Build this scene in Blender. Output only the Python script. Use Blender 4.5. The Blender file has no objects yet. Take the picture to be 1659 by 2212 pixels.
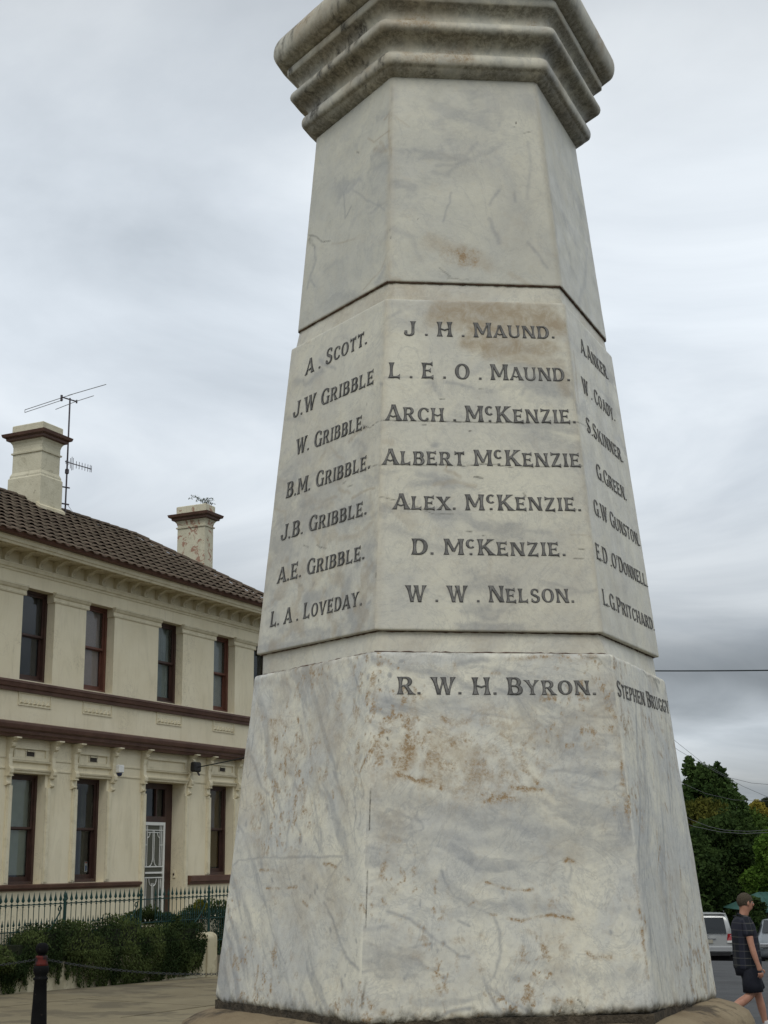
import bpy, bmesh, math, random
import numpy as np
from mathutils import Vector, Matrix
random.seed(7); rng = np.random.default_rng(7)
C = bpy.context.scene.collection
sc = bpy.context.scene
R = math.radians

# ------------------------------------------------------------------ camera, sky, sun, exposure
EYE = 1.885
cam_d = bpy.data.cameras.new('camera'); cam = bpy.data.objects.new('camera', cam_d); C.objects.link(cam); sc.camera = cam
pitch, roll = 0.24316571479411062, -0.011966907708243144
cr, sr, cp, sp = math.cos(roll), math.sin(roll), math.cos(pitch), math.sin(pitch)
M0 = Matrix(((1, 0, 0), (0, sp, -cp), (0, cp, sp)))
RM = Matrix(((cr, -sr, 0), (sr, cr, 0), (0, 0, 1))) @ M0
cam.matrix_world = Matrix.Translation((0, 0, EYE)) @ Matrix((RM[0], -RM[1], -RM[2])).transposed().to_4x4()
cam_d.sensor_fit = 'VERTICAL'; cam_d.sensor_height = 24.0; cam_d.lens = 24.0 * 3035.65 / 2212
cam_d.clip_end = 3000; cam_d.clip_start = 0.05

SUN_EL, SUN_AZ = R(50), R(183)      # azimuth clockwise from +Y; the sun is up behind the cloud, behind the viewer
world = bpy.data.worlds.new('World'); sc.world = world; world.use_nodes = True
wt = world.node_tree; wt.nodes.clear()
def wn(t, **k):
    n = wt.nodes.new(t)
    for a, v in k.items(): setattr(n, a, v)
    return n
def wl(a, b): wt.links.new(a, b)
def wmath(op, a, b=None, clamp=False):
    n = wn('ShaderNodeMath', operation=op, use_clamp=clamp)
    for i, v in enumerate((a, b)):
        if v is None: continue
        if hasattr(v, 'is_output'): wl(v, n.inputs[i])
        else: n.inputs[i].default_value = v
    return n.outputs[0]
tc = wn('ShaderNodeTexCoord'); sep = wn('ShaderNodeSeparateXYZ'); wl(tc.outputs['Generated'], sep.inputs[0])
zz = wmath('ADD', wmath('MAXIMUM', sep.outputs[2], 0.0), 0.10)
px_ = wmath('DIVIDE', sep.outputs[0], zz); py_ = wmath('DIVIDE', sep.outputs[1], zz)
cmb = wn('ShaderNodeCombineXYZ'); wl(px_, cmb.inputs[0]); wl(py_, cmb.inputs[1]); cmb.inputs[2].default_value = -7.39
n1 = wn('ShaderNodeTexNoise'); n1.inputs['Scale'].default_value = 0.85; n1.inputs['Detail'].default_value = 8; n1.inputs['Roughness'].default_value = .54; n1.inputs['Distortion'].default_value = .7
wl(cmb.outputs[0], n1.inputs['Vector'])
n2 = wn('ShaderNodeTexNoise'); n2.inputs['Scale'].default_value = 0.30; n2.inputs['Detail'].default_value = 2
mp = wn('ShaderNodeMapping'); mp.inputs['Location'].default_value = (-17.755, 14.80, 7); wl(cmb.outputs[0], mp.inputs[0]); wl(mp.outputs[0], n2.inputs['Vector'])
cl = wmath('ADD', wmath('MULTIPLY', n1.outputs[0], .55), wmath('MULTIPLY', n2.outputs[0], .45))
cr1 = wn('ShaderNodeValToRGB'); e = cr1.color_ramp.elements
e[0].position = .34; e[0].color = (.37, .41, .45, 1); e[1].position = .64; e[1].color = (.90, .94, .965, 1)
m = cr1.color_ramp.elements.new(.47); m.color = (.575, .62, .665, 1)
wl(cl, cr1.inputs[0])
# thicker cloud lies darker low down, a pale strip under it at the skyline
er = wn('ShaderNodeValToRGB'); e = er.color_ramp.elements
e[0].position = 0.0; e[0].color = (.62, .66, .70, 1); e[1].position = .57; e[1].color = (.88, .88, .88, 1)
for p_, c_ in ((.045, .46), (.08, .95), (.112, .38), (.14, .50), (.18, .78), (.24, 1.04), (.36, 1.26), (.46, 1.14)):
    q = er.color_ramp.elements.new(p_); q.color = (c_, c_ * 1.005, c_ * 1.01, 1)
wob = wn('ShaderNodeTexNoise'); wob.inputs['Scale'].default_value = 5.0; wob.inputs['Detail'].default_value = 3
mpw = wn('ShaderNodeMapping'); mpw.inputs['Scale'].default_value = (1, 1, 2.5); wl(tc.outputs['Generated'], mpw.inputs[0]); wl(mpw.outputs[0], wob.inputs['Vector'])
wl(wmath('ADD', sep.outputs[2], wmath('MULTIPLY', wmath('SUBTRACT', wob.outputs[0], .5), .07)), er.inputs[0])
mul = wn('ShaderNodeMixRGB', blend_type='MULTIPLY'); mul.inputs[0].default_value = 1; wl(cr1.outputs[0], mul.inputs[1]); wl(er.outputs[0], mul.inputs[2])
sky = wn('ShaderNodeTexSky'); sky.sky_type = 'NISHITA'; sky.sun_disc = False; sky.sun_elevation = SUN_EL; sky.sun_rotation = SUN_AZ
skb = wn('ShaderNodeMixRGB', blend_type='MULTIPLY'); skb.inputs[0].default_value = 1; wl(sky.outputs[0], skb.inputs[1]); skb.inputs[2].default_value = (.10, .10, .10, 1)
mx = wn('ShaderNodeMixRGB'); mx.inputs[0].default_value = .93; wl(skb.outputs[0], mx.inputs[1]); wl(mul.outputs[0], mx.inputs[2])
bg = wn('ShaderNodeBackground'); bg.inputs['Strength'].default_value = 1.0; wl(mx.outputs[0], bg.inputs[0])
wo = wn('ShaderNodeOutputWorld'); wl(bg.outputs[0], wo.inputs[0])

sun_d = bpy.data.lights.new('sun', 'SUN'); sun = bpy.data.objects.new('sun', sun_d); C.objects.link(sun)
sun_d.energy = 1.0; sun_d.angle = R(35); sun_d.color = (1, .97, .92)
sdir = Vector((math.sin(SUN_AZ) * math.cos(SUN_EL), math.cos(SUN_AZ) * math.cos(SUN_EL), math.sin(SUN_EL)))
sun.rotation_euler = sdir.to_track_quat('Z', 'Y').to_euler(); sun.location = (0, -20, 30)
vs = sc.view_settings; sc.display_settings.display_device = 'sRGB'
vs.view_transform = 'Standard'; vs.look = 'None'; vs.gamma = 1; vs.exposure = 0.12; vs.use_curve_mapping = False
sc.cycles.max_bounces = 6; sc.cycles.transparent_max_bounces = 8

# ------------------------------------------------------------------ helpers
def tag(o, label=None, cat=None, group=None, kind=None):
    if label: o['label'] = label
    if cat: o['category'] = cat
    if group: o['group'] = group
    if kind: o['kind'] = kind
    return o
def empty(name, label, cat, loc=(0, 0, 0), rz=0, group=None):
    o = bpy.data.objects.new(name, None); C.objects.link(o); o.location = loc; o.rotation_euler = (0, 0, rz); o.empty_display_size = .2
    return tag(o, label, cat, group)
def link(name, me, mat, parent=None, loc=None, smooth=False):
    if mat is not None and len(me.materials) == 0: me.materials.append(mat)
    o = bpy.data.objects.new(name, me); C.objects.link(o)
    if parent: o.parent = parent
    if loc is not None: o.location = loc
    if smooth:
        me.polygons.foreach_set('use_smooth', np.ones(len(me.polygons), bool))
    return o
class MB:
    """collects simple shapes, built as ONE mesh"""
    def __init__(s, flip=False): s.v = []; s.f = []; s.flip = flip
    def add(s, vs, fs):
        b = len(s.v); s.v += [((x, -y, z) if s.flip else (x, y, z)) for x, y, z in vs]; s.f += [tuple(b + i for i in f) for f in fs]; return s
    def box(s, x0, x1, y0, y1, z0, z1):
        return s.add([(x, y, z) for z in (z0, z1) for x, y in ((x0, y0), (x1, y0), (x1, y1), (x0, y1))],
              [(3, 2, 1, 0), (4, 5, 6, 7), (0, 1, 5, 4), (1, 2, 6, 5), (2, 3, 7, 6), (3, 0, 4, 7)])
    def tube(s, pts, r, n=6, r1=None, cap=True):
        pts = [Vector(p) for p in pts]; k = len(pts); V = []; F = []
        for i, p in enumerate(pts):
            t = (pts[min(i + 1, k - 1)] - pts[max(i - 1, 0)]).normalized()
            a = t.cross(Vector((0, 0, 1)) if abs(t.z) < .9 else Vector((1, 0, 0))).normalized(); b = t.cross(a)
            rr = r if r1 is None else r + (r1 - r) * i / (k - 1)
            if isinstance(r, (list, tuple)): rr = r[i]
            V += [tuple(p + (a * math.cos(2 * math.pi * j / n) + b * math.sin(2 * math.pi * j / n)) * rr) for j in range(n)]
        for i in range(k - 1):
            for j in range(n): F.append((i * n + j, i * n + (j + 1) % n, (i + 1) * n + (j + 1) % n, (i + 1) * n + j))
        if cap: F += [tuple(range(n))[::-1], tuple(range((k - 1) * n, k * n))]
        return s.add(V, F)
    def lathe(s, prof, n=20, cx=0, cy=0):
        V = []; F = []
        for r, z in prof: V += [(cx + r * math.cos(2 * math.pi * j / n), cy + r * math.sin(2 * math.pi * j / n), z) for j in range(n)]
        for i in range(len(prof) - 1):
            for j in range(n): F.append((i * n + j, i * n + (j + 1) % n, (i + 1) * n + (j + 1) % n, (i + 1) * n + j))
        F += [tuple(range(n))[::-1], tuple(range((len(prof) - 1) * n, len(prof) * n))]
        return s.add(V, F)
    def prism(s, prof, x0, x1, mitre0=0, mitre1=0):
        """profile (y,z) swept along x; mitre: x shift per unit y at each end"""
        n = len(prof)
        V = [(x0 + mitre0 * y, y, z) for y, z in prof] + [(x1 + mitre1 * y, y, z) for y, z in prof]
        return s.add(V, [(i, (i + 1) % n, n + (i + 1) % n, n + i) for i in range(n)] + [tuple(range(n))[::-1], tuple(range(n, 2 * n))])
    def prismz(s, poly, z0, z1):
        n = len(poly); V = [(x, y, z0) for x, y in poly] + [(x, y, z1) for x, y in poly]
        return s.add(V, [(i, (i + 1) % n, n + (i + 1) % n, n + i) for i in range(n)] + [tuple(range(n))[::-1], tuple(range(n, 2 * n))])
    def mesh(s, name, bevel=0, smooth=False):
        me = bpy.data.meshes.new(name); me.from_pydata(s.v, [], s.f)
        bm = bmesh.new(); bm.from_mesh(me); bmesh.ops.recalc_face_normals(bm, faces=bm.faces)
        if bevel: bmesh.ops.bevel(bm, geom=bm.edges[:], offset=bevel, segments=1, affect='EDGES', clamp_overlap=True)
        bm.to_mesh(me); bm.free(); return me
    def build(s, name, mat, parent=None, bevel=0, smooth=False, loc=None):
        return link(name, s.mesh(name, bevel), mat, parent, loc, smooth)
def copy_tree(o, parent=None):
    c = o.copy(); C.objects.link(c); c.parent = parent
    for ch in list(o.children): copy_tree(ch, c)
    return c

# numpy value noise
def _h(ix, iy, iz, seed):
    h = (ix * 374761393 + iy * 668265263 + iz * 2147483647 + seed * 974634777) & 0xffffffff
    h = ((h ^ (h >> 13)) * 1274126177) & 0xffffffff
    return ((h ^ (h >> 16)) & 0xffff) / 65535.0
def vnoise(P, sc_=1.0, seed=0):
    P = np.asarray(P, float) * sc_; I = np.floor(P).astype(np.int64); F = P - I; F = F * F * (3 - 2 * F); r = 0
    for dx in (0, 1):
        for dy in (0, 1):
            for dz in (0, 1):
                w = (F[:, 0] if dx else 1 - F[:, 0]) * (F[:, 1] if dy else 1 - F[:, 1]) * (F[:, 2] if dz else 1 - F[:, 2])
                r = r + w * _h(I[:, 0] + dx, I[:, 1] + dy, I[:, 2] + dz, seed)
    return r
def fbm(P, s=1.0, seed=0, o=4, g=.5):
    a = 1; t = 0; n = 0
    for i in range(o): t = t + a * vnoise(P, s * 2 ** i, seed + i * 7); n += a; a *= g
    return t / n
def sstep(a, b, x): t = np.clip((x - a) / (b - a), 0, 1); return t * t * (3 - 2 * t)

# ------------------------------------------------------------------ materials
class NT:
    def __init__(s, name):
        s.m = bpy.data.materials.new(name); s.m.use_nodes = True; s.t = s.m.node_tree; s.t.nodes.clear()
        s.out = s.n('ShaderNodeOutputMaterial'); s.tc = s.n('ShaderNodeTexCoord')
    def n(s, t, **k):
        x = s.t.nodes.new(t)
        for a, v in k.items(): setattr(x, a, v)
        return x
    def l(s, a, b): s.t.links.new(a, b)
    def set(s, inp, v):
        if hasattr(v, 'is_output'): s.l(v, inp)
        else: inp.default_value = v
    def noise(s, scale, detail=4, rough=.5, dist=0, vec=None, stretch=None, out=0):
        x = s.n('ShaderNodeTexNoise'); x.inputs['Scale'].default_value = scale; x.inputs['Detail'].default_value = detail
        x.inputs['Roughness'].default_value = rough; x.inputs['Distortion'].default_value = dist
        v = vec if vec is not None else s.tc.outputs['Object']
        if stretch:
            mp = s.n('ShaderNodeMapping'); mp.inputs['Scale'].default_value = stretch; s.l(v, mp.inputs[0]); v = mp.outputs[0]
        s.l(v, x.inputs['Vector']); return x.outputs[out]
    def ramp(s, f, stops):
        x = s.n('ShaderNodeValToRGB'); e = x.color_ramp.elements
        def col(c): return (c, c, c, 1) if not isinstance(c, (tuple, list)) else (*c[:3], 1)
        e[0].position = stops[0][0]; e[0].color = col(stops[0][1]); e[1].position = stops[-1][0]; e[1].color = col(stops[-1][1])
        for p, c in stops[1:-1]: q = e.new(p); q.color = col(c)
        s.l(f, x.inputs[0]); return x.outputs[0]
    def mix(s, f, a, b, mode='MIX'):
        x = s.n('ShaderNodeMixRGB', blend_type=mode)
        for i, v in ((0, f), (1, a), (2, b)):
            if hasattr(v, 'is_output'): s.l(v, x.inputs[i])
            elif i == 0: x.inputs[0].default_value = v
            else: x.inputs[i].default_value = (*v[:3], 1)
        return x.outputs[0]
    def math(s, op, a, b=0.0, clamp=False):
        x = s.n('ShaderNodeMath', operation=op, use_clamp=clamp); s.set(x.inputs[0], a); s.set(x.inputs[1], b); return x.outputs[0]
    def attr(s, name):
        x = s.n('ShaderNodeAttribute'); x.attribute_name = name; return x
    def bsdf(s, col, rough=.6, metal=0, spec=.5, bump=None, bstr=.2, bdist=.01, coat=0):
        b = s.n('ShaderNodeBsdfPrincipled'); s.set(b.inputs['Base Color'], (*col[:3], 1) if isinstance(col, (tuple, list)) else col)
        s.set(b.inputs['Roughness'], rough); s.set(b.inputs['Metallic'], metal); b.inputs['Specular IOR Level'].default_value = spec
        if coat: b.inputs['Coat Weight'].default_value = coat; b.inputs['Coat Roughness'].default_value = .05
        if bump is not None:
            bn = s.n('ShaderNodeBump'); bn.inputs['Strength'].default_value = bstr; bn.inputs['Distance'].default_value = bdist
            s.l(bump, bn.inputs['Height']); s.l(bn.outputs[0], b.inputs['Normal'])
        s.l(b.outputs[0], s.out.inputs[0]); return s.m
def rough_mat(name, c1, c2, scale=3, rough=.7, bscale=60, bstr=.15, bdist=.01, spec=.3, metal=0, detail=5, stretch=None, dirt=None, lo=.35, hi=.65):
    t = NT(name); col = t.mix(t.ramp(t.noise(scale, detail, .6, stretch=stretch), [(lo, 0.), (hi, 1.)]), c1, c2)
    if dirt:  # (colour, scale, threshold, amount)
        dc, ds, dt, da = dirt
        col = t.mix(t.math('MULTIPLY', t.ramp(t.noise(ds, 6, .65), [(dt, 0.), (dt + .08, 1.)]), da), col, dc)
    return t.bsdf(col, rough, metal, spec, t.noise(bscale, 4, .6), bstr, bdist)

def marble(name, warm, cool, cloud=(.35, .65), fine=.5, rough=.5, speck=0.0):
    t = NT(name); at = t.attr('paint'); s = t.n('ShaderNodeSeparateColor'); t.l(at.outputs['Color'], s.inputs[0])
    col = t.mix(t.ramp(t.noise(3.2, 6, .62, 1.6), [(cloud[0], 0.), (cloud[1], 1.)]), warm, cool)
    # crystalline mottling and hair veins of the stone
    v = t.math('ABSOLUTE', t.math('SUBTRACT', t.noise(7.5, 7, .66, 1.9, stretch=(1, 1, .8)), .5))
    col = t.mix(t.math('MULTIPLY', t.ramp(v, [(0., 1.), (.008, .6), (.022, 0.)]), .30 * fine), col, (.22, .235, .25))
    col = t.mix(t.math('MULTIPLY', t.ramp(t.noise(70, 6, .78, .3), [(.46, 0.), (.66, 1.)]), .26 * fine), col, (.26, .265, .26))
    col = t.mix(t.math('MULTIPLY', t.ramp(t.noise(24, 7, .8, .8), [(.53, 0.), (.63, 1.)]), .20 * fine), col, (.42, .34, .22))
    col = t.mix(t.math('MULTIPLY', t.ramp(t.noise(130, 5, .8), [(.60, 0.), (.68, 1.)]), .22 * fine), col, (.16, .145, .115))
    wob = t.ramp(t.noise(60, 6, .8, .4), [(.40, .25), (.56, 1.35)])
    wob2 = t.ramp(t.noise(190, 5, .8), [(.42, .35), (.58, 1.35)])
    g = t.math('MULTIPLY', s.outputs[0], t.ramp(t.noise(48, 6, .75, .6), [(.36, .72), (.62, 1.15)]))
    col = t.mix(t.math('MULTIPLY', g, .92, True), col, (.225, .235, .25))
    al = t.math('MULTIPLY', at.outputs['Alpha'], t.ramp(t.noise(30, 7, .75, .6), [(.38, .55), (.60, 1.15)]))
    col = t.mix(t.math('MULTIPLY', al, .72, True), col, (.34, .265, .165))
    o = t.math('MULTIPLY', s.outputs[1], t.math('MULTIPLY', wob, wob2))
    col = t.mix(t.math('MULTIPLY', o, 1.0, True), col, (.33, .225, .115))
    k = t.math('MULTIPLY', s.outputs[2], t.ramp(t.noise(75, 6, .8, .4), [(.38, .45), (.58, 1.3)]))
    col = t.mix(t.math('MULTIPLY', k, 1.0, True), col, (.060, .054, .038))
    bm_ = t.math('ADD', t.noise(160, 5, .7), t.math('MULTIPLY', t.math('ADD', k, t.math('MULTIPLY', o, .4)), -1.2))
    return t.bsdf(col, t.ramp(t.noise(20, 3), [(.3, rough - .08), (.7, rough + .1)]), 0, .4, bm_, .45, .0014)

# ------------------------------------------------------------------ the memorial (dominant): six-sided tapering marble pillar
# surveyed corners (left, front-left, front-right, right) of each joint, metres, heights over the eye
LV = {'A': [[-0.1687, 3.367, 1.8541], [0.0308, 3.0774, 1.86], [0.3881, 3.1119, 1.8618], [0.5287, 3.4362, 1.859]],
 'B': [[-0.2168, 3.3583, 1.3074], [0.0135, 3.0313, 1.3034], [0.4223, 3.0718, 1.3028], [0.5859, 3.4404, 1.305]],
 'C': [[-0.2304, 3.3575, 1.26], [0.0107, 3.0223, 1.2561], [0.4261, 3.0638, 1.2565], [0.5958, 3.4406, 1.2614]],
 'D': [[-0.3106, 3.3492, 0.4822], [-0.022, 2.9497, 0.4754], [0.468, 3.0006, 0.4709], [0.6748, 3.4493, 0.4781]],
 'E': [[-0.3162, 3.3488, 0.4313], [-0.0319, 2.9373, 0.4272], [0.4832, 2.9882, 0.4237], [0.6859, 3.4516, 0.4238]],
 'F': [[-0.3981, 3.3415, -0.3057], [-0.0579, 2.8668, -0.3092], [0.5231, 2.9269, -0.2996], [0.7669, 3.4566, -0.3262]]}
MX, MY, MAL = 0.18183264372979516, 3.4, 0.10106626870854396
def six(c4):
    c = [np.array(p, float) + (0, 0, EYE) for p in c4]; m = (c[0] + c[3]) / 2
    r4 = 2 * m - c[1]; r5 = 2 * m - c[2]; r4[2] = c[3][2]; r5[2] = c[0][2]
    return np.array(c + [r4, r5])
def hexa(r, z):
    X = r * np.array([-1, -.5, .5, 1, .5, -.5]); Y = r * np.array([0, -.866, -.866, 0, .866, .866]); c, s_ = math.cos(MAL), math.sin(MAL)
    return np.stack([MX + c * X - s_ * Y, MY + s_ * X + c * Y, np.full(6, z + EYE)], -1)
CN = {k: six(v) for k, v in LV.items()}
PAINT = [
('K',0,'g','4,0.55 0.069,0.73 0.157,0.673 0.24,0.622 0.284,0.512 0.267,0.433;4,0.6 0.026,0.405 0.061,0.421 0.165,0.429 0.417,0.43 0.851,0.432;5,0.55 0.527,0.66 0.607,0.626 0.658,0.534 0.686,0.45;4,0.6 0.243,0.382 0.297,0.318 0.357,0.256 0.425,0.187 0.5,0.133;4,0.5 0.444,0.419 0.471,0.383 0.501,0.352;4,0.5 0.51,0.33 0.548,0.287 0.586,0.266;5,0.65 0.748,0.308 0.818,0.259 0.848,0.21 0.909,0.163 0.979,0.138;5,0.6 0.681,0.112 0.753,0.086 0.772,0.051 0.825,0.022;4,0.45 0.852,0.424 0.792,0.385 0.746,0.325 0.823,0.309;4,0.5 0.292,0.062 0.353,0.048;5,0.6 0.642,0.49 0.707,0.445;6,0.75 0.778,0.665 0.784,0.657;5,0.75 0.091,0.536 0.099,0.527;7,0.75 0.593,0.377 0.599,0.369;8,0.75 0.885,0.101 0.89,0.094;5,0.75 0.021,0.071 0.029,0.063;4,0.75 0.092,0.311 0.1,0.302;4,0.75 0.793,0.237 0.799,0.23;5,0.75 0.678,0.341 0.684,0.333;5,0.75 0.691,0.354 0.697,0.346;5,0.75 0.347,0.364 0.354,0.356;4,0.75 0.043,0.277 0.051,0.269;4,0.75 0.954,0.213 0.959,0.206;5,0.75 0.979,0.695 0.984,0.687;12,0.45 0.439,0.98 0.535,0.961 0.629,0.936;10,0.45 0.596,0.983 0.692,0.941 0.765,0.918;25,0.3 0.02,0.975 0.196,0.972 0.391,0.932 0.292,0.883;8,0.55 0.277,0.97 0.344,0.947;8,0.6 0.899,0.935 0.924,0.91;8,0.4 0.832,0.994 0.882,0.956;6,0.55 0.066,0.739 0.134,0.691 0.21,0.638 0.265,0.618;20,0.3 0.305,0.712 0.465,0.685 0.584,0.669 0.623,0.623;5,0.5 0.272,0.595 0.348,0.549;6,0.7 0.235,0.581 0.246,0.569;6,0.6 0.207,0.534 0.228,0.546;6,0.5 0.46,0.533 0.439,0.491 0.439,0.457;6,0.5 0.49,0.533 0.544,0.49;9,0.55 0.646,0.533 0.687,0.502 0.693,0.461;9,0.6 0.559,0.882 0.57,0.87;8,0.8 0.769,0.674 0.782,0.66;7,0.6 0.784,0.693 0.786,0.679;8,0.7 0.725,0.579 0.733,0.57;5,0.7 0.094,0.539 0.092,0.53;5,0.7 0.984,0.704 0.978,0.691;9,0.4 0.943,0.701 0.94,0.693;16,0.3 0.669,0.706 0.731,0.687;14,0.35 0.034,0.781 0.038,0.743'),
('K',0,'o','10,0.9 1.002,0.876 1.06,0.861;8,0.9 1.008,0.793 1.03,0.775;14,0.8 1.026,0.726 1.068,0.703 1.002,0.679;8,0.6 0.929,0.731 0.919,0.687;3.5,0.8 0.52,0.633 0.486,0.615;3.5,0.8 0.533,0.628 0.558,0.591;3.5,0.8 0.536,0.577 0.558,0.563;3.5,0.8 0.352,0.493 0.367,0.465;3.5,0.8 0.424,0.451 0.484,0.454;3.5,0.8 0.509,0.448 0.538,0.446;3.5,0.8 0.317,0.339 0.414,0.336;3.5,0.8 0.372,0.31 0.409,0.309;3.5,0.8 0.388,0.324 0.4,0.293;3.5,0.8 0.472,0.343 0.541,0.348;3.5,0.8 0.594,0.309 0.63,0.297;3.5,0.8 0.837,0.276 0.868,0.273;3.5,0.8 0.169,0.201 0.234,0.19;3.5,0.8 0.292,0.2 0.31,0.174;3.5,0.8 0.253,0.391 0.402,0.387;3.5,0.8 0.723,0.411 0.812,0.402;3.5,0.8 0.868,0.377 0.9,0.37;3.5,0.8 0.979,0.693 0.949,0.66;3.5,0.8 0.069,0.277 0.095,0.276;3.5,0.8 0.762,0.617 0.769,0.599;20,0.4 0.1,0.876 0.234,0.844 0.376,0.824;4,0.9 0.206,0.852 0.261,0.843;5,0.8 0.447,0.838 0.458,0.826;14,0.4 0.777,0.889 0.743,0.862 0.809,0.813;25,0.3 0.736,0.805 0.794,0.763 0.866,0.765;14,0.35 0.231,0.796 0.396,0.743 0.519,0.729;3,0.9 0.343,0.772 0.348,0.769;9,0.7 0.941,0.725 1.01,0.725;6,0.8 0.478,0.627 0.515,0.635 0.555,0.625 0.548,0.585;8,0.6 0.528,0.569 0.589,0.562;10,0.4 0.804,0.623 0.827,0.606;5,0.5 0.991,0.111 0.986,0.04'),
('K',0,'k','2,0.8 0.355,0.823 0.36,0.815;1.6,0.95 1.026,0.614 1.024,0.571 1.022,0.503;1.6,0.9 1.017,0.393 1.018,0.312 1.009,0.243;9,0.5 0.014,0.016 0.045,-0.001 0.165,0.007 0.211,0.014;6,0.5 0.284,0.005 0.444,-0.004 0.592,0.011 0.637,-0.007;7,0.45 0.571,0.01 0.647,-0.002;4,0.5 0.02,-0.002 0.264,-0.01 0.596,-0.009 0.951,0.006'),
('K',1,'g','38,0.55 0.04,0.588 0.266,0.556 0.443,0.524 0.678,0.487 0.97,0.444;30,0.4 0.024,0.529 0.206,0.484 0.44,0.464 0.696,0.435 0.957,0.44;25,0.35 0.045,0.427 0.251,0.357 0.408,0.28 0.545,0.302 0.714,0.273;5,0.7 0.275,0.39 0.291,0.356 0.319,0.323 0.374,0.297;16,0.45 0.274,0.373 0.375,0.305 0.5,0.303 0.645,0.275;5,0.6 0.374,0.297 0.464,0.27 0.483,0.22 0.486,0.171 0.46,0.115 0.432,0.092 0.484,0.054 0.558,0.024 0.59,-0.005;5,0.6 0.082,0.286 0.161,0.268 0.227,0.226 0.293,0.192 0.331,0.168 0.369,0.162;4,0.5 0.085,0.157 0.161,0.191 0.249,0.201;6,0.6 0.422,0.108 0.446,0.051 0.471,0.023;5,0.7 0.236,0.002 0.3,0.028 0.375,0.032;5,0.6 0.74,0.409 0.747,0.387 0.735,0.366;4,0.45 0.42,0.413 0.554,0.416 0.681,0.404;4,0.6 0.339,0.26 0.372,0.246;20,0.3 0.556,0.153 0.75,0.099 0.952,0.11;22,0.3 0.055,0.054 0.204,0.074 0.333,0.062;7,0.7 0.135,0.56 0.139,0.553;7,0.7 0.145,0.119 0.148,0.113;7,0.7 0.278,0.114 0.281,0.108;5,0.7 0.031,0.419 0.035,0.412;5,0.7 0.662,0.093 0.664,0.087;5,0.7 0.878,0.22 0.88,0.213;5,0.7 0.251,0.349 0.254,0.342;6,0.7 0.95,0.281 0.952,0.275;6,0.7 0.942,0.497 0.944,0.49;16,0.5 0.005,0.983 0.077,0.967 0.181,0.956 0.252,0.945 0.363,0.923 0.472,0.877;10,0.6 0.365,0.974 0.47,0.983;9,0.7 -0.036,0.837 0.026,0.832 0.1,0.812;9,0.4 -0.02,0.815 0.036,0.771 0.089,0.766;6,0.55 0.22,0.843 0.36,0.838 0.468,0.821 0.585,0.81 0.75,0.81 0.861,0.815 0.971,0.81;12,0.35 0.406,0.815 0.481,0.776 0.59,0.776 0.663,0.81;5,0.55 0.567,0.776 0.7,0.787 0.785,0.776 0.885,0.763 0.999,0.761;16,0.5 0.557,0.748 0.618,0.737 0.695,0.737 0.849,0.725 0.984,0.696;14,0.5 0.607,0.709 0.652,0.692 0.71,0.659;6,0.65 0.702,0.659 0.823,0.652 0.907,0.646 0.999,0.646;7,0.5 0.789,0.625 0.878,0.608 0.983,0.599;7,0.4 0.588,0.941 0.699,0.924 0.872,0.896 0.976,0.89;5,0.6 -0.001,0.135 0.037,0.138 0.064,0.117'),
('K',1,'o','14,0.75 0.157,0.843 0.15,0.788 0.143,0.738 0.151,0.694 0.121,0.651;9,0.9 0.121,0.651 0.173,0.64 0.233,0.629 0.27,0.607;6,0.9 0.135,0.788 0.165,0.782;10,0.9 0.135,0.754 0.158,0.727;10,0.7 0.234,0.765 0.241,0.716 0.234,0.683;8,0.6 0.287,0.71 0.341,0.726 0.393,0.704 0.462,0.715 0.493,0.709;6,0.6 0.34,0.693 0.377,0.682;8,0.6 0.297,0.815 0.335,0.787 0.39,0.804;9,0.8 0.521,0.682 0.51,0.627 0.456,0.595 0.433,0.589;7,0.8 0.561,0.709 0.574,0.676 0.633,0.648 0.653,0.626;6,0.9 0.546,0.61 0.591,0.61 0.636,0.604;10,0.7 0.501,0.6 0.544,0.583;40,0.3 0.272,0.749 0.422,0.682 0.352,0.617;6,0.6 0.551,0.981 0.641,0.987 0.771,0.988 0.852,0.983 0.935,0.989;6,0.5 0.349,0.968 0.347,0.934;4,0.5 0.46,0.94 0.523,0.935;8,0.6 1.002,0.758 0.988,0.719;7,0.7 0.986,0.635 0.982,0.591;5,0.8 0.992,0.734 0.984,0.607 0.983,0.563 0.987,0.492;5,0.75 0.989,0.362 0.991,0.285 0.988,0.251;6,0.8 0.989,0.217 0.993,0.142 0.991,0.093;3,0.9 0.44,0.356 0.462,0.352 0.479,0.345 0.519,0.34 0.536,0.335 0.605,0.333;3.5,0.9 0.514,0.259 0.564,0.253 0.593,0.258 0.667,0.264 0.746,0.256;3,0.8 0.452,0.272 0.475,0.27;4,0.9 0.723,0.411 0.741,0.417 0.761,0.41;3,0.6 0.374,0.297 0.4,0.309 0.42,0.296;8,0.5 0.786,0.162 0.881,0.16;7,0.6 0.635,0.046 0.722,0.039;6,0.7 0.066,0.038 0.098,0.034;4,0.6 0.579,0.222 0.606,0.216;7,0.4 0.402,0.149 0.412,0.128;9,0.35 0.316,0.208 0.427,0.221;12,0.6 0.435,0.598 0.506,0.589 0.566,0.575;5,0.8 0.562,0.608 0.671,0.604;10,0.5 -0.009,0.064 -0.002,0.017;10,0.7 0.025,0.871 0.041,0.86;14,0.8 0.022,0.722 0.045,0.695'),
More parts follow.
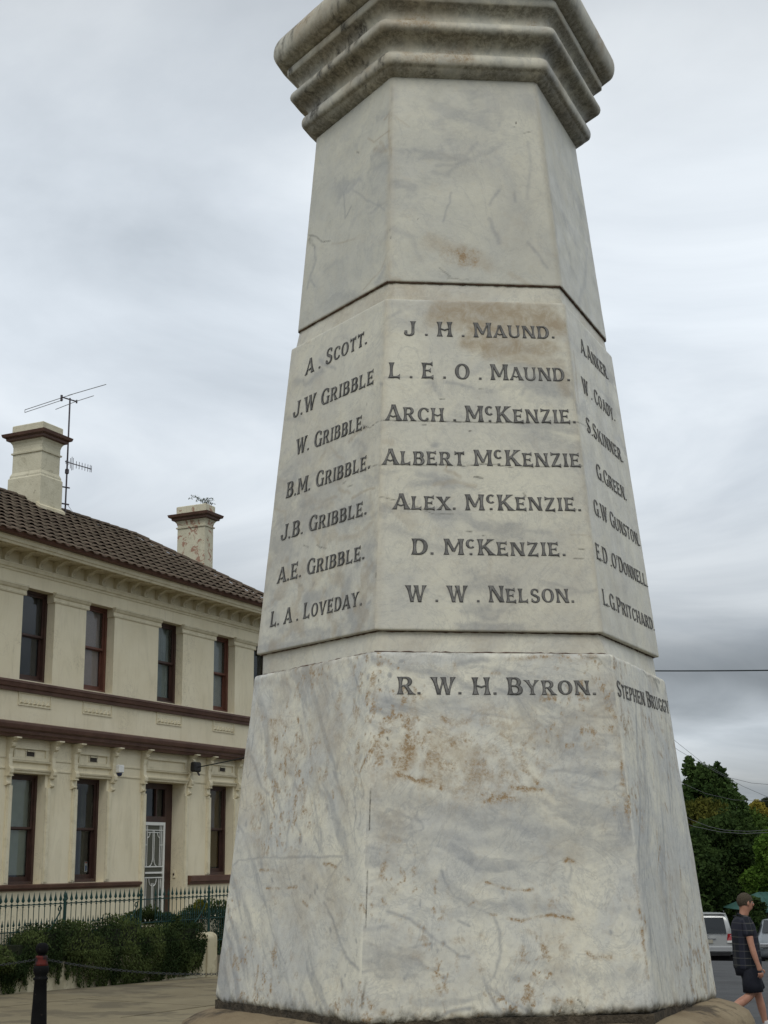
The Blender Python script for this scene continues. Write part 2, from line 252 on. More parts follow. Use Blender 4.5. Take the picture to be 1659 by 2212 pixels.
('K',1,'k','5,0.35 0.878,0.992 0.942,0.983 0.964,0.966;3,0.8 0.739,0.044 0.747,0.039 0.761,0.022;3,0.9 0.071,0.752 0.076,0.745;2,0.9 0.039,0.917 0.041,0.91;2,0.8 0.644,0.722 0.651,0.721;1.6,0.95 0.014,0.614 0.014,0.571 0.012,0.503;1.6,0.9 0.01,0.393 0.01,0.312 0.005,0.243;5,0.45 0.013,0.119 0.012,0.079 0.005,0.048;6,0.4 0.056,0.015 0.109,0.018;7,0.45 0.098,0.022 0.183,0.012 0.236,0.006;6,0.5 0.933,-0.01 1,-0.001'),
('K',2,'g','5,0.5 0.151,0.496 0.185,0.408 0.225,0.329;5,0.5 0.58,0.575 0.552,0.48;5,0.5 0.095,0.415 0.069,0.293 0.116,0.174 0.126,0.056;5,0.5 0.849,0.429 0.834,0.295;5,0.5 0.501,0.295 0.499,0.168 0.556,0.114;5,0.5 0.765,0.165 0.771,0.055;5,0.5 0.346,0.622 0.333,0.538'),
('K',2,'o','4,0.9 0.379,0.531 0.344,0.42;4,0.9 0.399,0.458 0.283,0.374;4,0.9 0.691,0.417 0.667,0.36;4,0.9 0.492,0.734 0.517,0.696;4,0.9 0.589,0.585 0.621,0.557;4,0.9 0.355,0.402 0.446,0.367;4,0.9 0.508,0.24 0.529,0.204;4,0.9 0.177,0.329 0.185,0.307;4,0.9 0.015,0.259 0.01,0.217;4,0.9 0.689,0.323 0.748,0.295;4,0.9 0.733,0.678 0.756,0.64;8,0.9 0.21,1.002 0.218,0.967;5,0.9 0.28,0.741 0.287,0.706;5,0.8 0.583,0.855 0.538,0.803;5,0.7 0.595,0.746 0.687,0.727;6,0.7 0.457,0.668 0.422,0.625'),
('K',2,'k','14,0.55 0.707,0.987 0.801,0.963;8,0.5 0.555,0.988 0.858,0.98;4,0.55 0.032,-0.019 0.353,-0.013 0.606,-0.008 0.828,-0.002 1.006,0.003'),
('N',0,'g','9,0.6 0.983,0.732 1.013,0.721;16,0.5 0.074,0.877 0.232,0.848 0.384,0.87;9,0.5 0.359,0.91 0.528,0.851;14,0.45 0.034,0.782 0.011,0.762 0.227,0.727;16,0.45 0.764,0.572 0.865,0.537 0.796,0.517;30,0.35 0.017,0.355 0.171,0.295 0.049,0.265;14,0.4 0.709,0.321 0.891,0.333 0.969,0.332;9,0.6 0.932,0.069 0.952,0.075;6,0.6 0.344,0.182 0.369,0.181;6,0.6 0.467,0.176 0.476,0.18;30,0.3 0.876,0.363 0.944,0.255'),
('N',0,'k','1.6,0.7 0.825,0.621 0.894,0.604 0.937,0.609 0.98,0.613 1.009,0.611;1.8,0.7 0.887,0.487 0.937,0.482 1,0.479;1.2,0.8 1.003,0.927 1.001,0.887;3,0.8 0.673,0.462 0.697,0.463;2.5,0.7 0.718,0.446 0.766,0.444;3,0.6 0.347,0.309 0.401,0.297;2.4,0.6 0.475,0.297 0.514,0.285 0.564,0.278;1.8,0.8 0.993,0.16 0.992,0.148;2,0.7 0.858,0.686 0.861,0.681'),
('N',0,'b','10,0.6 0.711,0.592 0.856,0.605;14,0.5 0.448,0.568 0.484,0.581 0.437,0.561;8,0.6 0.638,0.454 0.666,0.434 0.74,0.42;6,0.7 0.766,0.405 0.858,0.414 0.96,0.413;8,0.5 0.423,0.408 0.508,0.424 0.618,0.427;8,0.5 0.034,0.463 0.137,0.442 0.134,0.412;22,0.35 0.027,0.561 0.302,0.474 0.575,0.399;10,0.6 0.416,0.337 0.498,0.303;12,0.5 0.678,0.3 0.83,0.279 0.938,0.311;10,0.5 0.533,0.596 0.67,0.543;14,0.4 0.01,1.051 0.212,1.003;14,0.35 0.928,0.397 0.988,0.25'),
('N',1,'g','7,0.5 0.335,0.734 0.412,0.724 0.472,0.717;9,0.4 0.013,0.947 0.049,0.952 0.076,0.964;8,0.4 0.214,0.727 0.248,0.732 0.299,0.697;12,0.3 0.472,0.704 0.647,0.728 0.824,0.741;3,0.5 -0.002,0.747 0.058,0.746 0.11,0.748 0.179,0.747;12,0.45 0.158,0.411 0.23,0.417 0.294,0.423 0.342,0.409;9,0.5 0.263,0.538 0.273,0.533;8,0.4 0.547,0.304 0.516,0.311 0.659,0.298 0.794,0.284;6,0.4 0.739,0.145 0.858,0.131 0.915,0.113;7,0.35 1.025,0.118 0.855,0.109 0.739,0.145;12,0.3 0.016,0.29 0.188,0.269 0.333,0.217'),
('N',1,'o','3,0.6 0.323,0.476 0.323,0.468'),
('N',1,'k','2,0.9 0.295,0.683 0.318,0.683;2.5,0.95 0.204,0.602 0.222,0.6;1.8,0.9 0.437,0.584 0.451,0.583;1.8,0.6 0.498,0.716 0.516,0.715;1.4,0.75 0.005,0.612 0.097,0.612 0.214,0.611 0.382,0.612 0.466,0.613 0.537,0.611 0.635,0.614 0.805,0.613 1.002,0.618;1.4,0.75 -0,0.479 0.093,0.479 0.214,0.478 0.295,0.478 0.401,0.478 0.507,0.485 0.621,0.479 0.786,0.48 1.001,0.485;1.6,0.7 0.452,0.446 0.48,0.442 0.496,0.442;1.3,0.5 -0.014,0.383 0.137,0.361 0.262,0.332 0.349,0.333;3,0.7 0.409,0.283 0.431,0.282;2,0.7 0.462,0.446 0.494,0.443;2,0.6 0.483,0.271 0.501,0.268;2.4,0.6 0.928,0.237 0.961,0.233;2,0.5 0.902,0.209 0.946,0.208;3,0.7 0.689,0.399 0.7,0.388;2.5,0.8 0.906,0.353 0.938,0.355;1.5,0.6 -0.008,0.176 -0.004,0.145'),
('N',1,'b','70,1 0.305,0.967 0.489,0.97 0.675,0.973 0.908,0.976;60,1 0.468,0.921 0.575,0.896 0.76,0.92 0.949,0.944;45,1 0.446,0.867 0.571,0.848 0.705,0.844 0.887,0.858;30,0.7 0.569,0.832 0.746,0.813 0.923,0.805;26,0.6 0.952,0.769 0.959,0.711;30,0.8 0.25,0.966 0.25,0.95;9,0.6 0.327,0.453 0.375,0.444;14,0.45 0,0.549 0.05,0.545;22,0.4 -0.001,0.383 0.088,0.33 0.163,0.3;10,0.5 0.263,0.41 0.365,0.427 0.454,0.412;4,0.5 0.894,0.281 1.006,0.274'),
('N',2,'g','5,0.4 0.018,0.444 0.049,0.4;8,0.3 0.71,0.68 0.746,0.519'),
('N',2,'k','1.2,0.5 0.007,0.619 0.194,0.633;2,0.6 0.536,0.442 0.569,0.441;2,0.5 -0.007,0.618 0.252,0.641'),
('N',2,'b','12,0.6 0.07,0.854 0.069,0.755 0.061,0.696;3,0.5 0.925,0.548 1.007,0.552'),
('U',0,'g','4,0.6 0.518,0.609 0.458,0.579 0.492,0.441 0.561,0.485;4,0.45 0.575,0.565 0.736,0.465 0.958,0.349;9,0.5 0.138,0.39 0.135,0.284 0.1,0.208;5,0.5 0.12,0.234 0.182,0.187;10,0.3 0.276,0.226 0.423,0.24;14,0.4 0.961,0.077 0.888,0.027'),
('U',0,'k','2,0.9 0.59,0.746 0.623,0.733;2.6,0.7 0.006,0.493 0.154,0.439 0.23,0.392 0.33,0.37;10,0.4 0.071,0.451 0.138,0.39'),
('U',0,'b','3,0.8 0.73,0.774 0.811,0.727 0.935,0.73 0.997,0.731;14,0.5 0.888,0.703 0.965,0.646 0.814,0.694;6,0.7 0.93,0.806 0.985,0.82 0.996,0.605;5,0.5 0.356,0.342 0.634,0.297;4,0.6 0.981,0.121 0.929,0.075 0.756,0.021'),
('U',1,'g','6,0.55 0.679,0.445 0.642,0.403 0.62,0.372;7,0.5 0.615,0.311 0.635,0.251 0.655,0.191;4,0.5 0.383,0.428 0.367,0.356 0.332,0.284;7,0.4 0.52,0.607 0.423,0.573 0.289,0.559;5,0.5 0.784,0.438 0.786,0.397;12,0.3 0.717,0.675 0.617,0.63 0.424,0.584;6,0.5 0.832,0.196 0.887,0.137 0.928,0.079;5,0.5 0.115,0.633 0.142,0.623;12,0.35 0.029,0.246 0.13,0.219 0.191,0.101;7,0.35 0.898,0.69 0.893,0.554 0.859,0.409;10,0.35 0.261,0.527 0.34,0.509 0.552,0.681'),
('U',1,'o','26,0.8 0.352,0.144 0.426,0.131 0.487,0.128'),
('U',1,'k','2.5,0.9 0.83,0.79 0.83,0.784;2.5,0.8 0.808,0.768 0.816,0.765;1.6,0.7 0.174,0.298 0.175,0.295;2,0.8 0.011,0.244 0.012,0.238;2,0.8 0.012,0.206 0.013,0.2;2.4,0.5 0.3,0.064 0.36,0.026;4,0.4 0.347,0.016 0.456,0.01;2,0.5 0.862,0.731 0.927,0.744'),
('U',1,'b','40,0.5 0.254,0.182 0.451,0.147 0.598,0.11;14,0.4 0.716,0.054 0.797,0.017;5,0.7 -0,0.815 0.003,0.719 0.008,0.594;4,0.4 0.017,0.805 0.128,0.744;10,0.5 0.008,0.096 0.016,0.018 0.082,0.009'),
('U',2,'g','10,0.4 0.032,0.443 0.038,0.292 0.064,0.179;14,0.35 0.837,0.425 0.604,0.17 0.378,0.036;8,0.3 0.711,0.821 0.643,0.582'),
]
def paint_vals(code, k, U, V, W, H, P):
    """vein / stain strength at face points (U,V in metres), one row each: grey, ochre, dark, brown"""
    out = {c: np.zeros(len(U)) for c in 'gokb'}
    w1 = (fbm(P, 16, 3, 3) - .5) * .022 + (fbm(P, 60, 4, 3) - .5) * .010
    w2 = (fbm(P, 16, 13, 3) - .5) * .022 + (fbm(P, 60, 14, 3) - .5) * .010
    for bl, kk, c, txt in PAINT:
        if bl != code or kk != k: continue
        for st in txt.split(';'):
            it = st.split(' '); w, s = map(float, it[0].split(',')); w *= .001
            pts = np.array([[float(q) for q in x.split(',')] for x in it[1:]]) * (W, H)
            ws = .25 if w < .0035 else (.6 if w < .008 else 1.0 + w * 20)
            x = U + w1 * ws; y = V + w2 * ws; d2 = np.full(len(U), 1e9)
            if len(pts) == 1: d2 = (x - pts[0, 0]) ** 2 + (y - pts[0, 1]) ** 2
            for a, b in zip(pts[:-1], pts[1:]):
                ab = b - a; L = max(ab @ ab, 1e-9); t = np.clip(((x - a[0]) * ab[0] + (y - a[1]) * ab[1]) / L, 0, 1)
                d2 = np.minimum(d2, (x - a[0] - t * ab[0]) ** 2 + (y - a[1] - t * ab[1]) ** 2)
            hw = max(w * (.5 if c == 'b' else .55), .0012)
            hw = hw * {'g': 1.2, 'k': 1.0, 'o': 1.55, 'b': 1.15}[c]; s *= {'g': 1.0, 'k': 1, 'o': .85, 'b': 1.1}[c]
            f = s * np.exp(-(d2 / hw ** 2)) if c != 'b' else s * np.exp(-(d2 / hw ** 2) ** 1.4)
            out[c] = np.maximum(out[c], f)
    out['o'] = np.clip(out['o'] * 1.15, 0, 1) * (.4 + .9 * sstep(.40, .62, fbm(P, 42, 6, 4)))
    return out
def stone(name, Bc, Tc, code, mat, parent, rc=.012, rt=.006, rb=.006, dx=.003, dz=.003, rough_=.0003, chip=0, coarse=6, tone=0):
    """a six-sided stone: fine grid on the three faces in view, softened edges, painted veins"""
    nk = [max(2, int(np.linalg.norm(Bc[(k + 1) % 6] - Bc[k]) / (dx if k < 3 else .05))) for k in range(6)]
    hgt = np.mean(Tc[:, 2]) - np.mean(Bc[:, 2]); nz = max(4, int(hgt / dz))
    hh = np.concatenate([[0, .0006, .0015], np.linspace(.004, hgt - .004, nz - 3), [hgt - .0015, hgt - .0006, hgt]]) / hgt
    nr = len(hh); rows = []
    cB, cT = Bc.mean(0), Tc.mean(0)
    K = np.concatenate([np.full(nk[k], k) for k in range(6)]); A = np.concatenate([np.arange(nk[k]) / nk[k] for k in range(6)]); Mn = len(K)
    K2 = (K + 1) % 6
    KK = np.tile(K, nr); AA = np.tile(A, nr); Hh = np.repeat(hh, Mn)
    Bp = Bc[K] * (1 - A)[:, None] + Bc[K2] * A[:, None]; Tp = Tc[K] * (1 - A)[:, None] + Tc[K2] * A[:, None]
    P = np.tile(Bp, (nr, 1)) * (1 - Hh)[:, None] + np.tile(Tp, (nr, 1)) * Hh[:, None]
    cen = np.outer(1 - Hh, cB) + np.outer(Hh, cT); dr = P - cen; dr[:, 2] = 0; dn = np.linalg.norm(dr, axis=1); dr /= dn[:, None]
    Wl = np.array([np.linalg.norm((Bc[(k + 1) % 6] - Bc[k]) * .5 + (Tc[(k + 1) % 6] - Tc[k]) * .5) for k in range(6)])[KK]
    e = np.minimum(AA, 1 - AA) * Wl
    n_a = fbm(P, 9, 21, 3) if chip else 0.5; n_b = fbm(P, 38, 22, 3) if chip else 0.5
    rcc = rc * (1 + chip * 2.2 * (n_a - .5)); tl = rcc * .577; t = np.clip(1 - e / tl, 0, 1); ins = rcc * .155 * (t ** 2)
    et = (1 - Hh) * hgt; eb = Hh * hgt
    for ee, rr in ((et, rt), (eb, rb)):
        r2 = np.maximum(rr * (1 + chip * 3.0 * (n_b - .5) + chip * 2 * (n_a - .5)), .001); t = np.clip(1 - ee / r2, 0, 1); ins += r2 * (1 - np.sqrt(np.maximum(1 - t * t, 0)))
    ins += rough_ * 2 * (fbm(P, 30, 5, 3) - .5)
    P = P - dr * ins[:, None]
    P = np.vstack([P, cB[None], cT[None]])
    i = np.arange((nr - 1) * Mn); r_, c_ = i // Mn, i % Mn; c2 = (c_ + 1) % Mn
    q = np.stack([r_ * Mn + c_, r_ * Mn + c2, (r_ + 1) * Mn + c2, (r_ + 1) * Mn + c_], 1)
    c_ = np.arange(Mn); c2 = (c_ + 1) % Mn; ib, it = len(P) - 2, len(P) - 1
    tb = np.stack([c2, c_, np.full(Mn, ib)], 1); tt = np.stack([(nr - 1) * Mn + c_, (nr - 1) * Mn + c2, np.full(Mn, it)], 1)
    me = bpy.data.meshes.new(name); nl = len(q) * 4 + len(tb) * 6
    me.vertices.add(len(P)); me.vertices.foreach_set('co', P.ravel()); me.loops.add(nl)
    me.loops.foreach_set('vertex_index', np.concatenate([q.ravel(), tb.ravel(), tt.ravel()]))
    me.polygons.add(len(q) + 2 * Mn)
    st = np.concatenate([np.arange(len(q)) * 4, len(q) * 4 + np.arange(2 * Mn) * 3]); me.polygons.foreach_set('loop_start', st)
    me.update(calc_edges=True); me.validate()
    col = np.zeros((len(P), 4))
    n = nr * Mn; Pn = P[:n]
    for k in range(3):
        s_ = KK == k; u = AA[s_]; h = Hh[s_]
        W = float(np.mean(Wl[s_])); pv = paint_vals(code, k, u * W, h * hgt, W, hgt, Pn[s_]) if code else {c: np.zeros(s_.sum()) for c in 'gokb'}
        idx = np.where(s_)[0]; col[idx, 0] = pv['g']; col[idx, 1] = pv['o']; col[idx, 2] = pv['k']; col[idx, 3] = pv['b']
    if code == 'K':   # soft grey clouds and scattered iron spots of the veiny base stone
        Q = Pn.copy(); Q[:, 2] *= .55
        # layered veining: the bedding runs at a different slant across each face
        Uu = AA * Wl; Vv = Hh * hgt; sl_ = np.choose(np.minimum(KK, 3), [1.5, .22, -2.2, .3]); wx = (fbm(Pn, 5, 40, 4) - .5) * .16
        q_ = Vv + sl_ * Uu + wx; r2_ = Uu - sl_ * Vv * .4; Z0 = KK * 7.3
        A1 = fbm(np.stack([r2_ * 2.2, q_ * 7.5, Z0], 1), 1, 31, 5, .55); A2 = fbm(np.stack([r2_ * 6, q_ * 34, Z0 + 3], 1), 1, 32, 4, .6)
        cloud = sstep(.50, .60, A1); g = cloud * (.15 + .40 * sstep(.44, .62, A2)); g = g + (1 - cloud) * sstep(.58, .68, A2) * .18
        g *= .75 + .5 * fbm(Pn, 3, 44, 2); col[:n, 0] = np.maximum(col[:n, 0], np.clip(g, 0, .8))
        m_ = sstep(.42, .62, fbm(Pn, 4, 45, 3))
        for fr_, sd_, wd_, am_ in ((2.6, 33, .006, .55), (4.3, 34, .005, .40)):
            N_ = fbm(np.stack([r2_ * fr_, q_ * fr_ * 1.9, Z0], 1) + (fbm(Pn, 12, 41, 4) * .22)[:, None], 1, sd_, 4, .5); v = 1 - np.abs(N_ - .5) / wd_; col[:n, 0] = np.maximum(col[:n, 0], np.clip(v * 1.5, 0, 1) * am_ * m_)
        reg = sstep(.44, .60, fbm(Pn, 5.0, 35, 3)); o = sstep(.56, .64, fbm(Pn * (1, 1, .7), 75, 36, 4, .7)) * reg * .75; col[:n, 1] = np.maximum(col[:n, 1], o)
        col[:n, 3] = np.maximum(col[:n, 3], sstep(.50, .70, fbm(Pn, 6.0, 39, 5, .6)) * .42)
        hal = np.exp(-(((Uu - .22) / .20) ** 2 + ((Vv - hgt * .70) / .085) ** 2)) * (KK == 1) + .7 * np.exp(-(((Uu - .30) / .06) ** 2 + ((Vv - hgt * .72) / .10) ** 2)) * (KK == 0)
        col[:n, 3] = np.maximum(col[:n, 3], np.clip(hal * 1.3, 0, 1) * sstep(.38, .60, fbm(Pn, 20, 46, 5, .65)) * .55); col[:n, 1] = np.maximum(col[:n, 1], np.clip(hal * 1.2, 0, 1) * sstep(.52, .62, fbm(Pn * (1, 1, .7), 60, 47, 4, .7)) * .5)
        col[:n, 0] *= 1 - .55 * np.clip(hal, 0, 1)
        col[:n, 0] = np.maximum(col[:n, 0], sstep(.80, .86, fbm(Pn * (1, 1, .7), 48, 51, 3)) * .7)
        col[:n, 2] = np.maximum(col[:n, 2], (1 - sstep(.0, .008 + .050 * fbm(Pn * (1, 1, .15), 55, 37, 3) ** 1.6, eb)) * .85)
        col[:n, 2] = np.maximum(col[:n, 2], (1 - sstep(.0, .012, et)) * sstep(.45, .65, fbm(Pn, 30, 38, 3)) * .4)
    if code in ('N', 'U'):
        Hx = np.stack([(AA * Wl + KK * 3.1) * 5, Hh * hgt * 22 + AA * Wl * 3, KK * 1.0], 1); cl2 = fbm(Hx + (fbm(Pn, 9, 66, 4) * 2.2)[:, None], 1, 61, 5, .6)
        col[:n, 0] = np.maximum(col[:n, 0], sstep(.50, .70, cl2) * (.50 if code == 'N' else .42) * sstep(.38, .60, fbm(Pn, 4.5, 67, 3)))
        lf = (KK == 0) if code == 'N' else np.zeros(n, bool)
        low = np.clip(1.2 - Hh * 1.3, 0, 1)
        col[:n, 0] = np.maximum(col[:n, 0], lf * sstep(.45, .66, fbm(Pn, 17, 62, 5)) * .55 * low)
        col[:n, 3] = np.maximum(col[:n, 3], lf * sstep(.50, .66, fbm(Pn, 24, 63, 4)) * .6 * low)
        col[:n, 3] = np.maximum(col[:n, 3], sstep(.48, .8, fbm(Pn, 3, 64, 3)) * .3)
        col[:n, 3] = np.maximum(col[:n, 3], np.exp(-(e / .012) ** 2) * .35 * (KK < 3))       # warm line where the arris was dressed
    if tone: col[:n, 3] = np.maximum(col[:n, 3], tone * sstep(.35, .7, fbm(Pn, 7, 71, 4)))
    la = me.color_attributes.new('paint', 'FLOAT_COLOR', 'POINT'); la.data.foreach_set('color', col.ravel())
    return link(name, me, mat, parent, smooth=True)

MEM = empty('war_memorial', 'tall tapering six-sided white marble memorial pillar carved with names of soldiers', 'memorial', (MX, MY, 0))
def unmove(o): o.location = (-MX, -MY, 0); return o
m_base = marble('marble_base', (.76, .725, .59), (.60, .595, .54), (.38, .60), 1.0)
m_name = marble('marble_names', (.68, .65, .525), (.54, .525, .455), (.40, .66), .75, .45)
m_up = marble('marble_shaft', (.60, .58, .475), (.485, .48, .42), (.36, .64), .6, .45)
m_corn = marble('marble_cornice', (.68, .64, .51), (.50, .49, .42), (.35, .6), .9, .6)
BBK = unmove(stone('base_block', CN['F'], CN['E'], 'K', m_base, MEM, rc=.022, rt=.008, rb=.016, dx=.0026, dz=.0028, rough_=.0005, chip=.6))
NBK = unmove(stone('name_block', CN['D'], CN['C'], 'N', m_name, MEM, rc=.010, rt=.003, rb=.003, dx=.0026, dz=.003, chip=.15))
unmove(stone('shaft_block', CN['B'], CN['A'], 'U', m_up, MEM, rc=.020, rt=.004, rb=.003, dx=.003, dz=.0032, chip=.15))
def inset(c6, d, z):
    m_ = c6.mean(0); q = c6 + (m_ - c6) * (d / np.linalg.norm((c6 - m_)[:, :2], axis=1))[:, None]; q[:, 2] = c6[:, 2] + z; return q
unmove(stone('recessed_band', inset(CN['E'], .020, -.004), inset(CN['D'], .016, .004), None, m_name, MEM, rc=.008, rt=.002, rb=.002, dx=.02, dz=.01, tone=.45))
unmove(stone('recessed_band', inset(CN['C'], .010, -.004), inset(CN['B'], .008, .004), None, m_name, MEM, rc=.008, rt=.002, rb=.002, dx=.02, dz=.01, tone=.7))
# old dark sealant squeezed out of the joints
m_seal = rough_mat('joint_sealant', (.060, .036, .025), (.14, .09, .065), 30, .9, 80, .5)
def seal(c6, d, z0, z1, seed, w=.0022, full=True):
    mb = MB()
    for k in range(6):
        a, b = inset(c6, d, z0)[k], inset(c6, d, z0)[(k + 1) % 6]; n = 46; pts = []; rs = []
        for i in range(n + 1):
            p = a + (b - a) * i / n; pts.append(p + (0, 0, (random.random() - .5) * .0012)); rs.append(w * random.uniform(.55, 1.25) * (1 if full or random.random() < .8 else .3))
        mb.tube(pts, rs, 5)
    return unmove(mb.build('joint_sealant', m_seal, MEM, smooth=True))
seal(CN['B'], .005, -.0002, 0, 1, .0028); seal(CN['D'], .014, -.0008, 0, 2, .0022, False); seal(CN['E'], .019, .0012, 0, 3, .0022, False)

# cornice: stacked mouldings swept round the six sides
def swept(name, prof, mat, parent, nface=70, code=0, rc=.02, grime_shade=1.0):
    """prof: list of (circumradius, height over the eye)"""
    pr_ = np.array(prof); nk = [nface if k < 3 else 8 for k in range(6)]
    K = np.concatenate([np.full(nk[k], k) for k in range(6)]); A = np.concatenate([np.arange(nk[k]) / nk[k] for k in range(6)]); Mn = len(K); V = []
    A = .5 - .5 * np.cos(np.pi * A) * (1) if False else A
    for r, z in pr_:
        h = hexa(r, z); p = h[K] * (1 - A)[:, None] + h[(K + 1) % 6] * A[:, None]
        e = np.minimum(A, 1 - A) * r; t = np.clip(1 - e / (rc * .577), 0, 1); d = p - np.array([MX, MY, z + EYE]); d /= np.linalg.norm(d, axis=1)[:, None]
        V.append(p - d * (rc * .155 * t ** 2)[:, None])
    nr = len(pr_); P = np.vstack(V); P = P + (fbm(P, 40, 81, 3) - .5)[:, None] * .0014
    F = [(i * Mn + j, i * Mn + (j + 1) % Mn, (i + 1) * Mn + (j + 1) % Mn, (i + 1) * Mn + j) for i in range(nr - 1) for j in range(Mn)]
    F += [tuple(range(Mn))[::-1], tuple(range((nr - 1) * Mn, nr * Mn))]
    me = bpy.data.meshes.new(name); me.from_pydata([tuple(p) for p in P], [], F)
    # lichen and soot patches; undersides also darkened to paint the mouldings' shade
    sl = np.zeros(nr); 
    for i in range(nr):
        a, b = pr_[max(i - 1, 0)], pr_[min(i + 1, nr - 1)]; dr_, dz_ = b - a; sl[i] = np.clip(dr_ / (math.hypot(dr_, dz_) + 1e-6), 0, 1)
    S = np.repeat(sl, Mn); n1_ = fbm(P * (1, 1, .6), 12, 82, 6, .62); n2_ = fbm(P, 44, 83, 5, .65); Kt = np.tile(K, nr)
    k_ = sstep(.40, .60, n1_ * .45 + n2_ * .32 + S * .26) * .62 * grime_shade; k_ = k_ * (.40 + .60 * S)
    k_ = np.where(Kt == 0, np.maximum(k_, sstep(.52, .62, fbm(P * (1, 1, .5), 30, 84, 5, .65)) * .75 * grime_shade), k_)
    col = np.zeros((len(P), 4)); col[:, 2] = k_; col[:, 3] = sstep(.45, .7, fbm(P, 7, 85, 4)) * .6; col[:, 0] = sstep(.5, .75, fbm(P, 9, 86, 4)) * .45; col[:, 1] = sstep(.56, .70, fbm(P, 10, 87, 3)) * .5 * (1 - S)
    la = me.color_attributes.new('paint', 'FLOAT_COLOR', 'POINT'); la.data.foreach_set('color', col.ravel())
    return unmove(link(name, me, mat, parent, smooth=True))
def bead(r0, z0, r1, z1, bulge, n=8):
    out = []
    for i in range(n + 1):
        t = i / n; a = math.pi * t; out.append((r0 + (r1 - r0) * t + bulge * math.sin(a) * 1.0, z0 + (z1 - z0) * (.5 - .5 * math.cos(a))))
    return out
pf = [(.345, 1.856), (.352, 1.8585), (.372, 1.866), (.378, 1.873)] + bead(.382, 1.876, .382, 1.912, .0115) + [(.379, 1.914), (.375, 1.919), (.376, 1.927), (.381, 1.936), (.391, 1.945)] + bead(.404, 1.950, .405, 1.985, .0195)
pf += [(.402, 1.987), (.398, 1.993), (.399, 2.003), (.404, 2.013), (.414, 2.021), (.426, 2.027), (.4305, 2.030), (.4315, 2.046), (.4300, 2.0495)]
unmove
swept('lower_cornice', pf, m_corn, MEM, 90, rc=.024, grime_shade=1.0)
pf2 = [(.430, 2.0502), (.442, 2.053)] + bead(.447, 2.057, .434, 2.143, .032, 12) + [(.40, 2.147), (.385, 2.15)]
swept('upper_cornice', pf2, m_corn, MEM, 90, rc=.05, grime_shade=.9)
swept('cap_block', [(.380, 2.150), (.392, 2.154), (.395, 2.20), (.38, 2.215), (.33, 2.22), (.32, 2.9), (.3, 2.91)], m_up, MEM, 60, rc=.03, grime_shade=.3)

# rough sandstone course under the marble with its rounded top, and the steps below
m_sand = rough_mat('sandstone', (.20, .15, .09), (.30, .24, .15), 4, .9, 90, .6, .01, .2, dirt=((.05, .04, .03), 6, .52, .8))
pz = -.308
pfs = [(.0, pz - .006), (.56, pz - .006), (.62, pz - .012), (.655, pz - .022), (.680, pz - .036), (.692, pz - .058), (.695, pz - .09), (.697, pz - .20)]
def hexstep(name, prof, rc, mat, par):
    mb = MB(); V = []
    for r, z in prof[::-1]:
        h = hexa(max(r, .001), z); ring = []
        for k in range(6):
            for j in range(14):
                a = j / 14; p = h[k] * (1 - a) + h[(k + 1) % 6] * a; e_ = min(a, 1 - a) * r; t = max(0, 1 - e_ / (rc * .577 + 1e-6)); d = p - np.array([MX, MY, z + EYE]); L = np.linalg.norm(d) + 1e-6
                ring.append(tuple(p - d / L * (rc * .155 * t * t) + (np.array(_n3(p)) * .004)))
        V += ring
    n = 84; F = [(i * n + j, i * n + (j + 1) % n, (i + 1) * n + (j + 1) % n, (i + 1) * n + j) for i in range(len(prof) - 1) for j in range(n)]
    mb.add(V, F + [tuple(range(n))[::-1], tuple(range((len(prof) - 1) * n, len(prof) * n))]); return unmove(mb.build(name, mat, par, smooth=True))
def _n3(p): return (vnoise([p], 22, 91)[0] - .5, vnoise([p], 22, 92)[0] - .5, vnoise([p], 22, 93)[0] - .5)
hexstep('plinth_course', pfs, .20, m_sand, MEM)
hexstep('plinth_step', [(.0, pz - .195), (.74, pz - .195), (.765, pz - .21), (.77, pz - .24), (.77, pz - .62)], .16, m_sand, MEM)
hexstep('plinth_step', [(.0, pz - .615), (.88, pz - .615), (.90, pz - .63), (.90, -EYE - .15)], .16, m_sand, MEM)
m_grime = rough_mat('base_moss', (.035, .03, .022), (.10, .08, .055), 40, .95, 120, .8)
mo = MB(); h0_, h1_ = hexa(.579, -.345), hexa(.579, -.300); mo.add([tuple(p) for p in h0_] + [tuple(p) for p in h1_], [(i, (i + 1) % 6, 6 + (i + 1) % 6, 6 + i) for i in range(6)] + [(5, 4, 3, 2, 1, 0), (6, 7, 8, 9, 10, 11)]); unmove(mo.build('bedding_mortar', m_grime, MEM))

# ------------------------------------------------------------------ carved and leaded lettering
def fl(x0, y0, x1, y1, w=.13, e0=.25, e1=None, mode=None):
    """a stroke that flares at its ends"""
    e1 = e0 if e1 is None else e1; w, e0, e1 = w * 1.12, e0 * 1.22, e1 * 1.22; hor = abs(x1 - x0) > abs(y1 - y0) * 1.6; L = []; Rr = []
    for i in range(9):
        t = i / 8; q = abs(2 * t - 1) ** 2.6; ww = w + ((e0 if t < .5 else e1) - w) * q; x = x0 + (x1 - x0) * t; y = y0 + (y1 - y0) * t
        if hor: L.append((x, y + ww / 2)); Rr.append((x, y - ww / 2))
        else:
            k = math.hypot(x1 - x0, y1 - y0) / (abs(y1 - y0) + 1e-6); L.append((x - ww * k / 2, y)); Rr.append((x + ww * k / 2, y))
    return [L, Rr]
def arc(cx, cy, rx, ry, a0, a1, th=.16, tn=.08, n=16):
    L = []; Rr = []; th, tn = th * 1.18, tn * 1.15
    for i in range(n + 1):
        a = R(a0 + (a1 - a0) * i / n); c, s_ = math.cos(a), math.sin(a); w = tn + (th - tn) * abs(c)
        L.append((cx + (rx + w / 2) * c, cy + (ry + w / 2) * s_)); Rr.append((cx + (rx - w / 2) * c, cy + (ry - w / 2) * s_))
    return [L, Rr]
